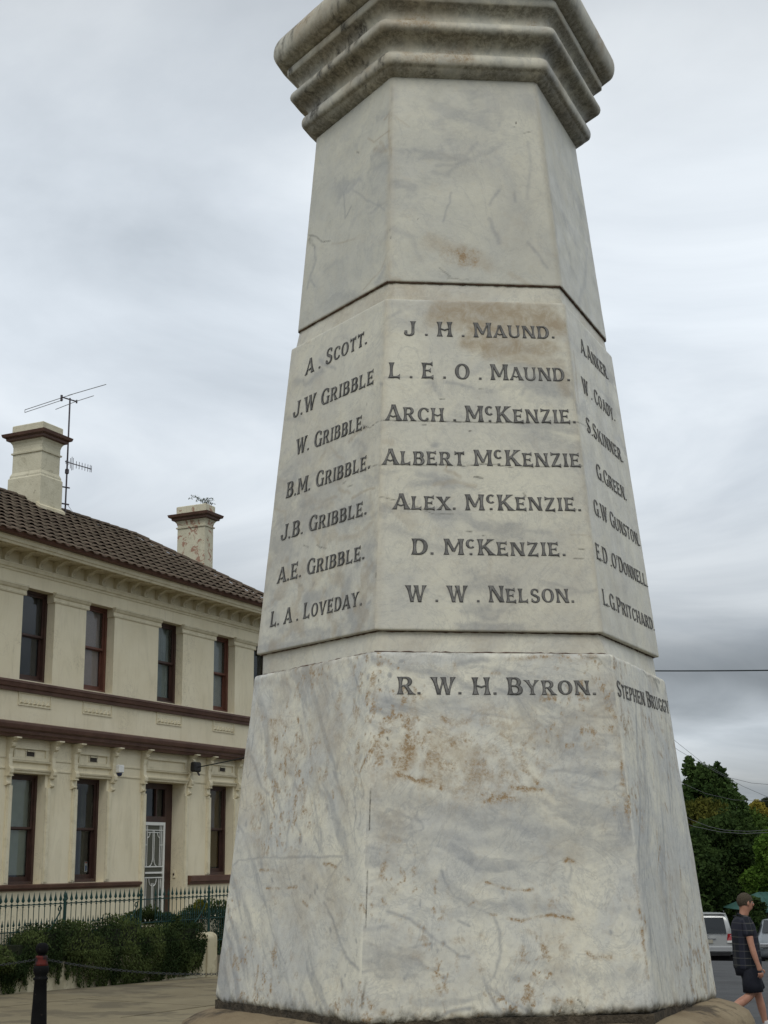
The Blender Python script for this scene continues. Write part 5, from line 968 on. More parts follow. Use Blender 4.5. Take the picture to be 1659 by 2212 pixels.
tz = topz(s_) * np.interp(s_, [15, 18.4, 20.2, 23.4, 24.15], [.82, .86, 1.02, 1.05, .75]); z_ = low + (tz - low) * u ** .85
bul = .17 * np.sin(np.clip((z_ - low) / (tz - low), 0, 1) * math.pi) ** .6 + .03
cl_ = vnoise(np.stack([s_ * 2.4, z_ * 2.4, s_ * 0], 1), 1, 5)
o_ = 3.03 - 20 * 0 + bul * (.45 + .9 * cl_) * r.uniform(.2, 1.0, n) + np.where(z_ > .45, r.uniform(-.55, .05, n), 0)
P = np.stack([s_ - 20, -(o_ - 3.0), z_], 1); leaves('foliage', P, .028, m_hedge, HG, 1, .42, tint=sstep(.35, .75, cl_), down=.5)
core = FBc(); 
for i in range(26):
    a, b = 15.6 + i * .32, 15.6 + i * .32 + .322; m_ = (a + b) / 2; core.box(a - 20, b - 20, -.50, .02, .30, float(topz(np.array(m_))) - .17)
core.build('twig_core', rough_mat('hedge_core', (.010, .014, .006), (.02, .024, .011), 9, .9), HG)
# hanging strands
ps = []; 
for i in range(210):
    s0_ = r.uniform(15.6, 24.1); l0 = float(np.interp(s0_, [15.5, 18.6, 19.2, 20.2, 20.6, 24.1], [.25, .05, .30, .22, -.05, -.02])); L_ = r.uniform(.05, .30) * (1.3 if 20.6 < s0_ < 24 else 1); k = int(L_ / .008)
    zt_ = l0 + .12; z = zt_ - np.linspace(0, L_ + .12, k + 14); z = np.maximum(z, -.20); ps.append(np.stack([s0_ - 20 + r.normal(0, .012, len(z)), -(.05 + r.normal(0, .015, len(z)) ), z], 1))
for s0_, zb_, w_ in ((19.78, -.06, .035), (20.02, -.0, .03), (20.34, -.16, .02), (18.95, -.02, .05), (18.62, -.12, .10), (19.42, .12, .05), (20.2, .05, .04)):
    z = r.uniform(zb_, .45, 420); ps.append(np.stack([s0_ - 20 + r.normal(0, w_, 420) * np.interp(z, [zb_, .45], [.4, 1.2]), -(.05 + r.normal(0, .02, 420)), z], 1))
leaves('hanging_strands', np.vstack(ps), .022, m_hedge, HG, 2, .4, down=1.2)
# shrub by the gate and yellow-green growth behind the fence
def shrub(label, cat, s0_, o0_, zc, rad, n, mat, seed, size=.03):
    x, y = b2w(s0_, o0_); E_ = empty('garden_shrub', label, cat, (x, y, zc - rad[2])); rr = np.random.default_rng(seed); d = rr.normal(size=(n, 3)); d /= np.linalg.norm(d, axis=1)[:, None]
    q = d * rr.uniform(.35, 1, n)[:, None] ** .5; q *= (.72 + .5 * vnoise(d * 1.0, 2.3, seed))[:, None]; P = q * rad + (0, 0, rad[2]); leaves('foliage', P, size, mat, E_, seed)
    MB().tube([(0, 0, -.6), (.03, .02, rad[2] * .8)], .03, 5, .01).build('stem', rough_mat('twig', (.05, .035, .02), (.07, .05, .03), 9), E_); return E_
shrub('dark rounded shrub behind the iron fence right beside the marble pillar', 'shrub', 25.9, 2.0, .55, (.75, .5, .55), 9000, m_hedge, 21)
shrub('yellow-green leafy sprig above the dark shrub behind the fence', 'shrub', 25.3, 2.2, 1.02, (.16, .16, .14), 500, leaf_mat('leaf_yellow', (.10, .12, .02), (.22, .21, .04)), 22)
shrub('dark bushy shrub in front of the doorstep behind the fence', 'shrub', 23.6, 2.2, .70, (.60, .40, .36), 7000, m_hedge, 23)

# ------------------------------------------------------------------ bollards and chain
m_bol = rough_mat('bollard_black', (.004, .004, .0045), (.008, .008, .008), 7, .8, 40, .25, spec=.1, dirt=((.05, .04, .035), 18, .62, .6))
m_bred = rough_mat('bollard_red', (.075, .010, .007), (.13, .018, .012), 8, .7, dirt=((.012, .01, .01), 9, .48, .9))
def bollard(x, y, label):
    z = g0(x, y) + .02; B = empty('bollard', label, 'bollard', (x, y, z), 0, 'black chain bollards')
    MB().lathe([(.128, 0), (.128, .03), (.118, .06), (.100, .09), (.088, .12), (.086, .145), (.096, .155), (.096, .175), (.090, .19), (.087, .28), (.078, .48), (.071, .67), (.084, .685), (.084, .70), (.068, .712), (.070, .73), (.083, .755), (.090, .785), (.088, .81), (.079, .835)], 28).build('shaft', m_bol, B, smooth=True)
    MB().lathe([(.079, .835), (.073, .86), (.068, .885), (.067, .915), (.071, .93), (.062, .945)], 28).build('collar', m_bred, B, smooth=True)
    MB().lathe([(.045, .945), (.040, .958), (.048, .968), (.062, .98), (.070, 1.0), (.073, 1.025), (.068, 1.052), (.052, 1.074), (.03, 1.085), (.0, 1.088)], 28).build('ball_finial', m_bol, B, smooth=True)
    return B, z
bx, by = -4.02, 17.0; ex, ey = -.62, 16.9; wx_, wy_ = -7.4, 17.1
b1, bz = bollard(bx, by, 'black cast-iron bollard with a ball top and a worn red collar'); b2_, bz2 = bollard(ex, ey, 'black chain bollard hidden behind the marble pillar'); b3_, bz3 = bollard(wx_, wy_, 'black chain bollard beyond the left edge of the picture')
m_chain = rough_mat('chain_steel', (.03, .032, .036), (.08, .085, .09), 60, .5, 80, .2, metal=.5)
lk = MB(); pts = [(.021 * math.cos(a), .0, .013 * math.sin(a)) for a in np.linspace(0, 2 * math.pi, 11)]; lk.tube(pts, .0027, 4, cap=False); lme = lk.mesh('chain_link')
def chain(p0, p1, sag, label):
    p0, p1 = Vector(p0), Vector(p1); L_ = (p1 - p0).length; n = int(L_ * 1.02 / .031); mb = MB(); V = np.array([v.co for v in lme.vertices]); Fc = [tuple(p.vertices) for p in lme.polygons]
    def at(t): q = p0.lerp(p1, t); q.z -= sag * 4 * t * (1 - t); return q
    for i in range(n):
        t = (i + .5) / n; c_ = at(t); d_ = (at(min(t + .01, 1)) - at(max(t - .01, 0))).normalized(); q = d_.to_track_quat('X', 'Z').to_matrix() @ Matrix.Rotation((i % 2) * math.pi / 2 + .3, 3, 'X')
        mb.add([tuple(q @ Vector(v) + c_) for v in V], Fc)
    o = mb.build('chain', m_chain, smooth=True); return tag(o, label, 'chain', 'chains between the bollards')
chain((bx + .06, by, bz + .90), (ex - .06, ey, bz2 + .90), .14, 'thin steel chain sagging from the near bollard towards the marble pillar')
chain((wx_ + .06, wy_, bz3 + .90), (bx - .06, by, bz + .90), .14, 'thin steel chain from the near bollard to the left edge of the picture')

# ------------------------------------------------------------------ trees beyond the road
def tree(name, label, cat, x, y, h, cr_, n, mat, size, seed, lobes=16, shape='round', trunkc=None, group=None, base=None, low=.22, lr0=.26, spikes=False):
    n = int(n * 1.4); size = size * .80; z = g0(x, y) if base is None else base; T = empty(name, label, cat, (x, y, z), 0, group); rr = np.random.default_rng(seed)
    bark = trunkc or m_bark; tr = MB(); tp = [(0, 0, -.3), (.02 * h * rr.normal() * .3, .0, h * .25), (.03 * h * rr.normal() * .3, .02 * h, h * .55), (0, 0, h * .82)]; tr.tube(tp, h * .028, 8, h * .008)
    cs = []
    for i in range(lobes):
        f = (i + .5) / lobes; zz_ = h * (low + (1 - low) * f ** .9 * .93); a = i * 2.4 + rr.uniform(0, .8)
        env = math.sin(math.pi * min(1, max(.08, (f * .86 + .12)))) ** .7 if shape == 'round' else (1 - f * .82)
        rad = cr_ * env * rr.uniform(.45, .80); c_ = np.array([math.cos(a) * rad, math.sin(a) * rad, zz_]); lr = cr_ * rr.uniform(lr0, lr0 * 1.8) * (.75 + .4 * env); cs.append((c_, lr))
        tr.tube([(0, 0, zz_ * .55), tuple(c_ * (.5, .5, .9)), tuple(c_)], h * .009, 5, h * .002)
    cs.append((np.array([rr.uniform(-.1, .1) * cr_, 0, h - cr_ * .22]), cr_ * .26))
    for i in range(int(lobes * .8) if spikes else 0):
        a = rr.uniform(0, 6.28); f = rr.uniform(.45, 1.0); rad = cr_ * (1.05 - .75 * f ** 2) * rr.uniform(.75, 1.05); c_ = np.array([math.cos(a) * rad, math.sin(a) * rad, h * (low + (1 - low) * f) * rr.uniform(.97, 1.04)]); cs.append((c_, cr_ * rr.uniform(.06, .11))); cs.append((c_ - (0, 0, cr_ * .13), cr_ * .11)); tr.tube([tuple(c_ * (.6, .6, .9)), tuple(c_)], h * .003, 4, h * .001)
    tr.build('trunk', bark, T, smooth=True); w = np.array([c[1] ** 2 for c in cs]); w /= w.sum(); ci = rr.choice(len(cs), n, p=w); cc = np.array([c[0] for c in cs])[ci]; lr = np.array([c[1] for c in cs])[ci]
    d = rr.normal(size=(n, 3)); d /= np.linalg.norm(d, axis=1)[:, None]; q = d * (rr.uniform(.25, 1, n) ** .45)[:, None] * lr[:, None] * (.70 + .6 * vnoise(d + cc, 1.9, seed))[:, None] * (1, 1, .85)
    P = cc + q; tint = np.clip(.5 + .45 * (vnoise(P, 3.2 / cr_, seed + 3) - .5) * 2, 0, 1); leaves('crown', P, size, mat, T, seed, .6, tint=tint); return T
m_bark = rough_mat('bark', (.045, .035, .025), (.08, .065, .048), 8, .9, 20, .6)
m_bark2 = rough_mat('bark_pale', (.16, .12, .08), (.25, .20, .14), 8, .9, 20, .6)
L1 = leaf_mat('leaf_dark', (.030, .060, .018), (.082, .130, .036)); L2 = leaf_mat('leaf_mid', (.038, .075, .016), (.09, .14, .03)); L3 = leaf_mat('leaf_olive', (.05, .065, .014), (.13, .125, .025)); L4 = leaf_mat('leaf_far', (.028, .040, .020), (.055, .068, .036)); L5 = leaf_mat('leaf_bright', (.050, .105, .014), (.115, .19, .03)); L6 = leaf_mat('leaf_yellow_bloom', (.20, .17, .03), (.38, .32, .06)); L7 = leaf_mat('leaf_black', (.016, .032, .010), (.055, .090, .024))

tree('tree', 'tall dark green tree with a ragged pointed top just right of the pillar', 'tree', 16.9, 76, 10.55, 2.45, 20000, L1, .14, 31, 40, low=.40, lr0=.17, spikes=True)
tree('tree', 'small dark tree crest stepping down to the right of the tall tree', 'tree', 19.25, 78, 9.0, .75, 3500, L1, .12, 32, 16, low=.4, lr0=.22, spikes=True)
tree('poplar_tree', 'narrow dark tree showing twin tops between the pillar and the tall tree', 'tree', 18.8, 88, 11.7, 1.5, 7000, L4, .15, 33, 14, low=.4, lr0=.25)
tree('tree', 'rounded olive-brown far tree on the skyline right of the dark trees', 'tree', 34.2, 130, 17.3, 2.5, 9000, L4, .20, 34, 16, low=.5)
tree('tree', 'hazy far tree at the right edge of the skyline', 'tree', 36.2, 134, 18.4, 2.1, 6000, L4, .20, 35, 14, low=.5, lr0=.22)
tree('flowering_shrub', 'yellow-blossomed shrub glowing between the dark and the bright green trees', 'shrub', 23.75, 92, 11.05, .85, 4500, L6, .10, 36, 12, low=.86)
tree('tree', 'bright green rounded tree at the right edge under the skyline', 'tree', 17.9, 64, 6.5, 2.2, 15000, L5, .12, 37, 24, low=.25, lr0=.22)
tree('tree', 'olive-topped spreading tree with yellowing leaves in front of the tall dark tree', 'tree', 15.5, 72, 7.9, 2.3, 13000, L3, .12, 38, 24, low=.74, lr0=.22)
tree('tree', 'very dark leafy tree overhanging the white wagon', 'tree', 13.9, 66.5, 5.7, 2.2, 14000, L7, .14, 39, 22, low=.10)
tree('tree', 'very dark spreading tree with a bare pale limb behind the walking man', 'tree', 16.2, 69, 6.9, 2.6, 15000, L7, .14, 40, 22, trunkc=m_bark2, low=.20)
tree('tree', 'mid-green tree low at the right edge above the teal roof', 'tree', 19.4, 76, 8.0, 2.3, 12000, L2, .14, 41, 18, low=.3)
tree('tree', 'dark tree massed behind the marble pillar edge', 'tree', 12.2, 74, 7.4, 2.8, 9000, L7, .15, 42, 18, low=.15)
tree('tree', 'dim green tree filling in behind the shed at the far right', 'tree', 22.5, 88, 9.6, 2.8, 10000, L1, .16, 43, 18, low=.2)
tree('garden_shrub', 'low dark shrub in front of the left end of the teal roof', 'shrub', 15.1, 60.3, 2.6, .8, 4000, L7, .10, 44, 12, low=.2)
hedge_ = np.random.default_rng(77); n = 34000; P = np.stack([hedge_.uniform(-45, 34, n), hedge_.uniform(84, 96, n), hedge_.uniform(-6.2, -.6, n)], 1); P[:, 2] += vnoise(P * (1, 1, 0), .35, 9) * 2.6
tag(leaves('far_scrub', P, .35, L1, None, 78), 'dark belt of scrub closing off the view under the trees', 'scrub', kind='stuff')

# ------------------------------------------------------------------ green-roofed shed behind the cars
m_teal = rough_mat('teal_roof', (.030, .085, .070), (.045, .115, .095), 2.5, .55, 20, .1, dirt=((.10, .09, .06), 3, .6, .5))
SH = empty('green_roofed_shed', 'low shed with a faded teal metal roof half hidden by trees behind the parked cars', 'shed', (17.5, 61.2, -4.25), 0)
MB().box(-2.2, 4.5, 0, 3.2, 0, 3.94).build('wall', rough_mat('shed_wall', (.07, .085, .06), (.10, .11, .08), 3), SH)
RFs = MB().add([(-2.7, -.4, 3.95), (5.0, -.4, 3.95), (4.2, 1.6, 4.63), (-1.6, 1.6, 4.63), (-2.7, 3.6, 3.95), (5.0, 3.6, 3.95), (-2.7, -.4, 3.90), (5.0, -.4, 3.90)], [(0, 1, 2, 3), (3, 2, 5, 4), (0, 3, 4), (1, 5, 2), (0, 6, 7, 1)]).build('roof', m_teal, SH)
for i in range(30):
    x = -1.5 + i * .26
    if x > 4.1: break
    MB().tube([(x, -.4, 3.962), (x, 1.6, 4.642)], .015, 4).build('roof_rib', m_teal, RFs)
MB().box(-2.7, 5.0, -.49, -.40, 3.86, 3.96).build('gutter', m_teal, RFs)

# ------------------------------------------------------------------ parked vehicles
def paintm(name, c, rough=.3, metal=.2): return rough_mat(name, tuple(q * .94 for q in c), c, 2, rough, 8, .02, spec=.5, metal=metal)
m_tyre = rough_mat('tyre', (.012, .012, .012), (.022, .022, .022), 8, .85); m_rim = rough_mat('alloy', (.25, .26, .27), (.35, .36, .37), 8, .35, metal=.7); m_dg = NT('dark_glass').bsdf((.010, .013, .015), .06, 0, .5); m_red = NT('tail_red').bsdf((.30, .012, .015), .25, 0, .6, coat=.4); m_plate = rough_mat('plate', (.30, .28, .22), (.36, .34, .28), 10); m_bp = rough_mat('black_trim', (.012, .012, .013), (.02, .02, .02), 8, .6); m_chr = rough_mat('chrome', (.5, .5, .5), (.6, .6, .6), 8, .2, metal=.9)
def wheel(par, x, y, r_, w=.24):
    sg = 1 if x > 0 else -1; mb = MB(); P = []
    for (rr, xx) in ((r_ * .62, -w / 2), (r_ * .93, -w / 2), (r_, -w / 2 + .03), (r_, w / 2 - .03), (r_ * .93, w / 2), (r_ * .62, w / 2)): P.append((rr, xx))
    n = 24; V = [(xx, rr * math.cos(2 * math.pi * j / n), rr * math.sin(2 * math.pi * j / n)) for rr, xx in P for j in range(n)]; F = [(i * n + j, i * n + (j + 1) % n, (i + 1) * n + (j + 1) % n, (i + 1) * n + j) for i in range(5) for j in range(n)]
    Wh = mb.add(V, F).build('wheel', m_tyre, par, smooth=True); Wh.location = (x, y, r_)
    mr = MB(); V = [(sg * .06, 0, 0)] + [(sg * .09, r_ * .62 * math.cos(2 * math.pi * j / n), r_ * .62 * math.sin(2 * math.pi * j / n)) for j in range(n)]; mr.add(V, [(0, 1 + j, 1 + (j + 1) % n) for j in range(n)]).build('rim', m_rim, Wh)
def loft_body(secs):
    """secs: list of (y, [(x,z) half profile from bottom centre up to roof centre]) mirrored"""
    V = []; F = []; m = len(secs[0][1]); ring = 2 * m - 2
    for y, pr in secs:
        pts = [(x, z) for x, z in pr] + [(-x, z) for x, z in pr[-2:0:-1]]; V += [(x, y, z) for x, z in pts]
    for i in range(len(secs) - 1):
        for j in range(ring): F.append((i * ring + j, i * ring + (j + 1) % ring, (i + 1) * ring + (j + 1) % ring, (i + 1) * ring + j))
    F += [tuple(range(ring))[::-1], tuple(range((len(secs) - 1) * ring, len(secs) * ring))]; return V, F
def vehicle(name, label, x, y, rz, kind, col, rear=True):
    z = g0(x, y); Vh = empty(name, label, 'car', (x, y, z), rz); pm_ = paintm(name + '_paint', col, .28, .35); 
    if kind == 'suv': L_, W_, H_, gr, belt, rf = 4.9, .97, 1.88, .36, 1.12, .70
    elif kind == 'hatch': L_, W_, H_, gr, belt, rf = 4.1, .86, 1.48, .20, .95, .60
    else: L_, W_, H_, gr, belt, rf = 4.7, .90, 1.45, .20, .92, .58
    def sec(y_, w, top, bot=gr, tw=None, bz=belt):
        tw = tw if tw else w; return (y_, [(0, bot), (w * .88, bot), (w * .98, bot + .10), (w, bot + .35), (w * .985, bz - .08), (w * .95, bz), (tw, bz + (top - bz) * .80), (tw * .93, bz + (top - bz) * .95), (tw * .7, top), (0, top + .01)])
    h = L_ / 2; r_ = .39 if kind == 'suv' else .31
    if kind == 'suv': S = [sec(-h, .86, belt + .02, gr + .1, .84, belt - .06), sec(-h + .06, .93, belt + .50, gr + .02, .83), sec(-h + .13, W_, H_ - .04, gr, .78), sec(-h + .30, W_, H_ - .01, gr, .78), sec(-h + 1.6, W_, H_, gr, .79), sec(-h + 2.7, W_, H_ - .04, gr, .76), sec(-h + 3.35, W_, belt + .10, gr, .80), sec(-h + 4.55, .95, belt - .04, gr, .80, belt - .12), sec(h, .82, belt - .22, gr + .08, .7, belt - .3)]
    elif kind == 'hatch': S = [sec(-h, .74, belt - .1, gr + .1, .7, belt - .18), sec(-h + .08, .82, belt + .12, gr, .72), sec(-h + .5, W_, H_ - .08, gr, .64), sec(-h + 1.5, W_, H_, gr, .65), sec(-h + 2.3, W_, H_ - .05, gr, .63), sec(-h + 3.1, W_, belt + .06, gr, .68), sec(-h + 3.8, .82, belt - .14, gr, .70, belt - .2), sec(h, .68, belt - .30, gr + .08, .6, belt - .36)]
    else: S = [sec(-h, .74, belt - .05, gr + .1, .7, belt - .12), sec(-h + .10, .86, belt + .04, gr, .76), sec(-h + .8, W_, belt + .10, gr, .74), sec(-h + 1.5, W_, H_ - .04, gr, .62), sec(-h + 2.3, W_, H_, gr, .63), sec(-h + 2.9, W_, H_ - .07, gr, .61), sec(-h + 3.6, W_, belt + .06, gr, .68), sec(-h + 4.4, .85, belt - .12, gr, .7, belt - .18), sec(h, .7, belt - .28, gr + .08, .6, belt - .34)]
    V, F = loft_body(S); me = bpy.data.meshes.new('body'); me.from_pydata(V, [], F); bm = bmesh.new(); bm.from_mesh(me); bmesh.ops.recalc_face_normals(bm, faces=bm.faces); bm.to_mesh(me); bm.free()
    bo = link('body', me, pm_, Vh, smooth=True); sd = bo.modifiers.new('sub', 'SUBSURF'); sd.levels = 1; sd.render_levels = 2
    wy = (-h + .95, h - .95) if kind == 'suv' else (-h + .85, h - .85)
    for yy in wy:
        for sg in (-1, 1): wheel(Vh, sg * (W_ - .13), yy, r_)
    MB().box(-W_ + .12, W_ - .12, -h + .45, h - .5, .16, gr + .08).build('underbody', m_bp, Vh)
    if kind == 'suv':
        g_ = [(-.70, 1.17), (.70, 1.17), (.69, 1.30), (.62, 1.74), (-.62, 1.74), (-.69, 1.30)]; ys = {1.17: -h - .03, 1.30: -h + .0, 1.74: -h + .09}
        V = [(x_, ys[z_] - .015, z_) for x_, z_ in g_] + [(x_, ys[z_] + .1, z_) for x_, z_ in g_]; MB().add(V, [(0, 1, 2, 3, 4, 5), (11, 10, 9, 8, 7, 6)] + [(i, (i + 1) % 6, 6 + (i + 1) % 6, 6 + i) for i in range(6)]).build('rear_window', m_dg, Vh)
        for sg in (-1, 1): MB().add([(sg * .70, -h - .02, .92), (sg * .86, -h + .0, .92), (sg * .90, -h + .06, 1.16), (sg * .74, -h - .01, 1.16), (sg * .70, -h + .1, .92), (sg * .88, -h + .16, .92), (sg * .92, -h + .2, 1.16), (sg * .74, -h + .12, 1.16)], [(0, 1, 2, 3), (1, 5, 6, 2), (0, 4, 5, 1), (3, 2, 6, 7)]).build('tail_light', m_red, Vh)
        for sg in (-1, 1): MB().box(sg * .80 - .09, sg * .80 + .09, -h - .03, -h + .08, .84, .915).build('reversing_lamp', m_white, Vh)
        bmp = MB().box(-.92, .92, -h - .10, -h + .12, .50, .72).build('rear_bumper', paintm('suv_bumper', (.36, .37, .37), .35), Vh, bevel=.04); MB().box(-.80, .80, -h - .06, -h + .2, .38, .50).build('bumper_valance', m_bp, bmp)
        MB().box(-.19, .19, -h - .035, -h - .0, .82, .95).build('number_plate', m_plate, Vh); MB().box(-.30, .30, -h - .03, -h + .02, .96, 1.0).build('boot_trim', m_chr, Vh)
        MB().tube([(-.45, -h - .02, 1.14), (.1, -h - .035, 1.20)], .012, 4).build('rear_wiper', m_bp, Vh)
        em = MB(); em.tube([(.055 * math.cos(a), -h - .03, 1.06 + .038 * math.sin(a)) for a in np.linspace(0, 6.283, 13)], .007, 4, cap=False).tube([(.022 * math.cos(a), -h - .03, 1.06 + .036 * math.sin(a)) for a in np.linspace(0, 6.283, 11)], .006, 4, cap=False).build('badge', m_chr, Vh)
        MB().box(-.72, .72, -h + .10, -h + .34, H_ - .03, H_ + .015).build('roof_spoiler', pm_, Vh, bevel=.01)
        for sg in (-1, 1):
            MB().tube([(sg * .66, -h + .4, H_ + .03), (sg * .66, -h + 2.6, H_ + .02)], .02, 5).build('roof_rail', m_bp, Vh)
            MB().add([(sg * .955, -h + .35, 1.17), (sg * .955, -h + 3.15, 1.17), (sg * .83, -h + 2.65, 1.68), (sg * .83, -h + .40, 1.70)], [(0, 1, 2, 3)]).build('side_window', m_dg, Vh)
            MB().box(min(sg * .98, sg * 1.13), max(sg * .98, sg * 1.13), -h + 3.0, -h + 3.10, 1.10, 1.30).build('door_mirror', m_bp, Vh)
    else:
        tw = .64; b_ = belt
        yf = (h - 1.0, h - 1.78) if kind == 'hatch' else (h - 1.1, h - 1.8)
        V = [(-.66, yf[0] + .02, b_ + .08), (.66, yf[0] + .02, b_ + .08), (.56, yf[1] + .06, H_ - .05), (-.56, yf[1] + .06, H_ - .05)]; V = [(x_, y_ + .03, z_ + .02) for x_, y_, z_ in V]; MB().add(V, [(0, 1, 2, 3)]).build('windscreen', m_dg, Vh)
        for sg in (-1, 1):
            MB().add([(sg * .875, -h + .7, b_ + .04), (sg * .875, h - 1.25, b_ + .04), (sg * .70, h - 1.85, H_ - .13), (sg * .70, -h + 1.1, H_ - .13)], [(0, 1, 2, 3)]).build('side_window', m_dg, Vh)
            MB().box(sg * .60 - .16, sg * .60 + .16, h - .14, h + .0, .58, .74).build('headlight', m_chr, Vh, bevel=.03); MB().box(min(sg * .9, sg * 1.04), max(sg * .9, sg * 1.04), h - 1.55, h - 1.45, .92, 1.06).build('door_mirror', pm_, Vh)
        MB().box(-.42, .42, h - .06, h + .02, .42, .62).build('grille', m_bp, Vh, bevel=.01); MB().box(-.19, .19, h + .0, h + .035, .36, .47).build('number_plate', m_plate, Vh)
    return Vh
vehicle('parked_suv', 'silver-white four-wheel-drive wagon seen from behind with its red tail-light, left of the walking man', 12.45, 57.3, -R(12.6), 'suv', (.44, .45, .44))
vehicle('parked_car', 'grey hatchback facing the viewer, showing just past the walking man\'s shoulder', 14.15, 53.0, R(180 - 14), 'hatch', (.20, .22, .23))
vehicle('parked_car', 'dark sedan nearest the right edge of the picture beyond the walking man', 13.95, 46.5, R(180 - 20), 'sedan', (.035, .04, .045))

# ------------------------------------------------------------------ the walking man
m_skin = rough_mat('skin', (.36, .17, .11), (.43, .22, .145), 14, .55, 60, .08, spec=.4)
m_hair = rough_mat('grey_hair', (.045, .034, .022), (.085, .068, .045), 70, .9, 160, .8, .01)
t = NT('plaid_shirt'); cx_ = t.n('ShaderNodeSeparateXYZ'); t.l(t.tc.outputs['Object'], cx_.inputs[0])
def stripe(v, per, wd, off=0): return t.ramp(t.math('FRACT', t.math('DIVIDE', t.math('ADD', v, off + 10), per)), [(0, 1.), (wd, 1.), (wd + .04, 0.), (1.0, 0.)])
c_ = t.mix(t.math('MULTIPLY', stripe(cx_.outputs[0], .062, .12), .16), (.016, .018, .024), (.16, .155, .13)); c_ = t.mix(t.math('MULTIPLY', stripe(cx_.outputs[2], .085, .10, .03), .40), c_, (.16, .155, .13)); c_ = t.mix(t.math('MULTIPLY', stripe(cx_.outputs[0], .17, .28, .04), .4), c_, (.035, .035, .055))
m_plaid = t.bsdf(c_, .85, 0, .2, t.noise(40, 3), .3, .01)
m_short = rough_mat('navy_shorts', (.009, .010, .016), (.016, .017, .024), 10, .9, 60, .3); m_sock = rough_mat('sock', (.45, .44, .43), (.55, .54, .52), 20, .9); m_shoe = rough_mat('shoe_black', (.008, .008, .009), (.018, .018, .02), 10, .5)
px0, py0 = 4.57, 18.7; pz0 = g0(px0, py0)
PM = empty('person', 'grey-haired man in a dark plaid short-sleeved shirt and navy shorts striding to the right', 'person', (px0, py0, pz0))
def skin_mesh(name, verts, edges, radii, mat, parent, root=0, sub=2):
    me = bpy.data.meshes.new(name); me.from_pydata(verts, edges, []); o = link(name, me, mat, parent); md = o.modifiers.new('skin', 'SKIN'); md.use_smooth_shade = True
    me.skin_vertices or me.attributes
    sv = me.skin_vertices[0].data if len(me.skin_vertices) else None
    if sv is None:
        bpy.context.view_layer.objects.active = o; bpy.ops.mesh.customdata_skin_add(); sv = me.skin_vertices[0].data
    for i, r_ in enumerate(radii): sv[i].radius = r_ if isinstance(r_, tuple) else (r_, r_); sv[i].use_root = (i == root)
    s2 = o.modifiers.new('sub', 'SUBSURF'); s2.levels = sub; s2.render_levels = sub; return o
J = {}
def chainv(lst, V, E, Rr, start=None):
    prev = start
    for p, r_ in lst:
        V.append(p); Rr.append(r_); i = len(V) - 1
        if prev is not None: E.append((prev, i))
        prev = i
    return prev
V, E, Rr = [], [], []
pel = chainv([((-.02, 0, .88), (.13, .15))], V, E, Rr)
ch_ = chainv([((-.035, 0, 1.05), (.115, .145)), ((-.045, 0, 1.22), (.125, .165)), ((-.05, 0, 1.345), (.10, .15))], V, E, Rr, pel)
nk_ = chainv([((-.045, 0, 1.43), (.062, .07)), ((-.02, 0, 1.50), (.057, .057)), ((.0, 0, 1.565), (.072, .066)), ((.0, .0, 1.635), (.092, .075)), ((-.005, 0, 1.69), (.066, .058))], V, E, Rr, ch_)
# head details: chin, nose
hi = len(V) - 3; chainv([((.065, .005, 1.545), .034), ((.092, .01, 1.535), .022)], V, E, Rr, hi)
# near (right) arm, hanging, slightly back then forward at the hand
chainv([((-.07, -.165, 1.375), .060), ((-.09, -.205, 1.25), .050), ((-.085, -.235, 1.12), .042), ((-.065, -.262, .99), .040), ((-.035, -.280, .875), .028), ((-.02, -.285, .835), (.036, .022)), ((-.012, -.287, .79), (.040, .022))], V, E, Rr, ch_)
# far (left) arm swung forward
chainv([((-.02, .165, 1.375), .058), ((.02, .205, 1.26), .048), ((.075, .215, 1.15), .040), ((.13, .205, 1.05), .036), ((.175, .19, .975), .026), ((.19, .185, .94), (.035, .020)), ((.20, .18, .90), (.034, .020))], V, E, Rr, ch_)
# near (right) leg trailing
chainv([((-.01, -.095, .80), .098), ((-.02, -.10, .65), .080), ((-.04, -.10, .52), .060), ((-.12, -.10, .46), .058), ((-.23, -.10, .40), .062), ((-.35, -.10, .33), .042), ((-.42, -.10, .285), .033)], V, E, Rr, pel)
# far (left) leg striding forward
chainv([((.03, .095, .80), .098), ((.085, .10, .64), .078), ((.135, .10, .49), .056), ((.155, .10, .43), .052), ((.175, .10, .33), .058), ((.20, .10, .20), .040), ((.215, .10, .11), .033)], V, E, Rr, pel)
body = skin_mesh('body', V, E, Rr, m_skin, PM, 0)
# hands: four fingers and a thumb on each, curled
def hand(o, dirv, side, parent):
    o = Vector(o); f = Vector(dirv).normalized(); up_ = Vector((0, side, 0)); fw_ = f.cross(up_).normalized()
    V, E, Rr = [], [], []
    for k, (off, ln) in enumerate(((.028, .068), (.010, .078), (-.009, .072), (-.027, .056))):
        b = o + fw_ * off; i0 = len(V)
        c1 = b + f * ln * .4 + up_ * side * 0; inw = Vector((.35, 0, 0)) * ln * .35; V += [tuple(b), tuple(c1), tuple(b + f * ln * .75 - up_ * -.012), tuple(b + f * ln * .92 - up_ * -.028)]; Rr += [.0105, .010, .009, .0075]; E += [(i0, i0 + 1), (i0 + 1, i0 + 2), (i0 + 2, i0 + 3)]
    objs = []
    for k in range(4):
        v = V[4 * k:4 * k + 4]; objs.append(skin_mesh('finger', v, [(0, 1), (1, 2), (2, 3)], Rr[4 * k:4 * k + 4], m_skin, parent, 0, 1))
    tb = o - f * .035 + fw_ * .034; skin_mesh('thumb', [tuple(tb), tuple(tb + fw_ * .022 + f * .026), tuple(tb + fw_ * .024 + f * .052 + up_ * .008)], [(0, 1), (1, 2)], [.013, .011, .009], m_skin, parent, 0, 1)
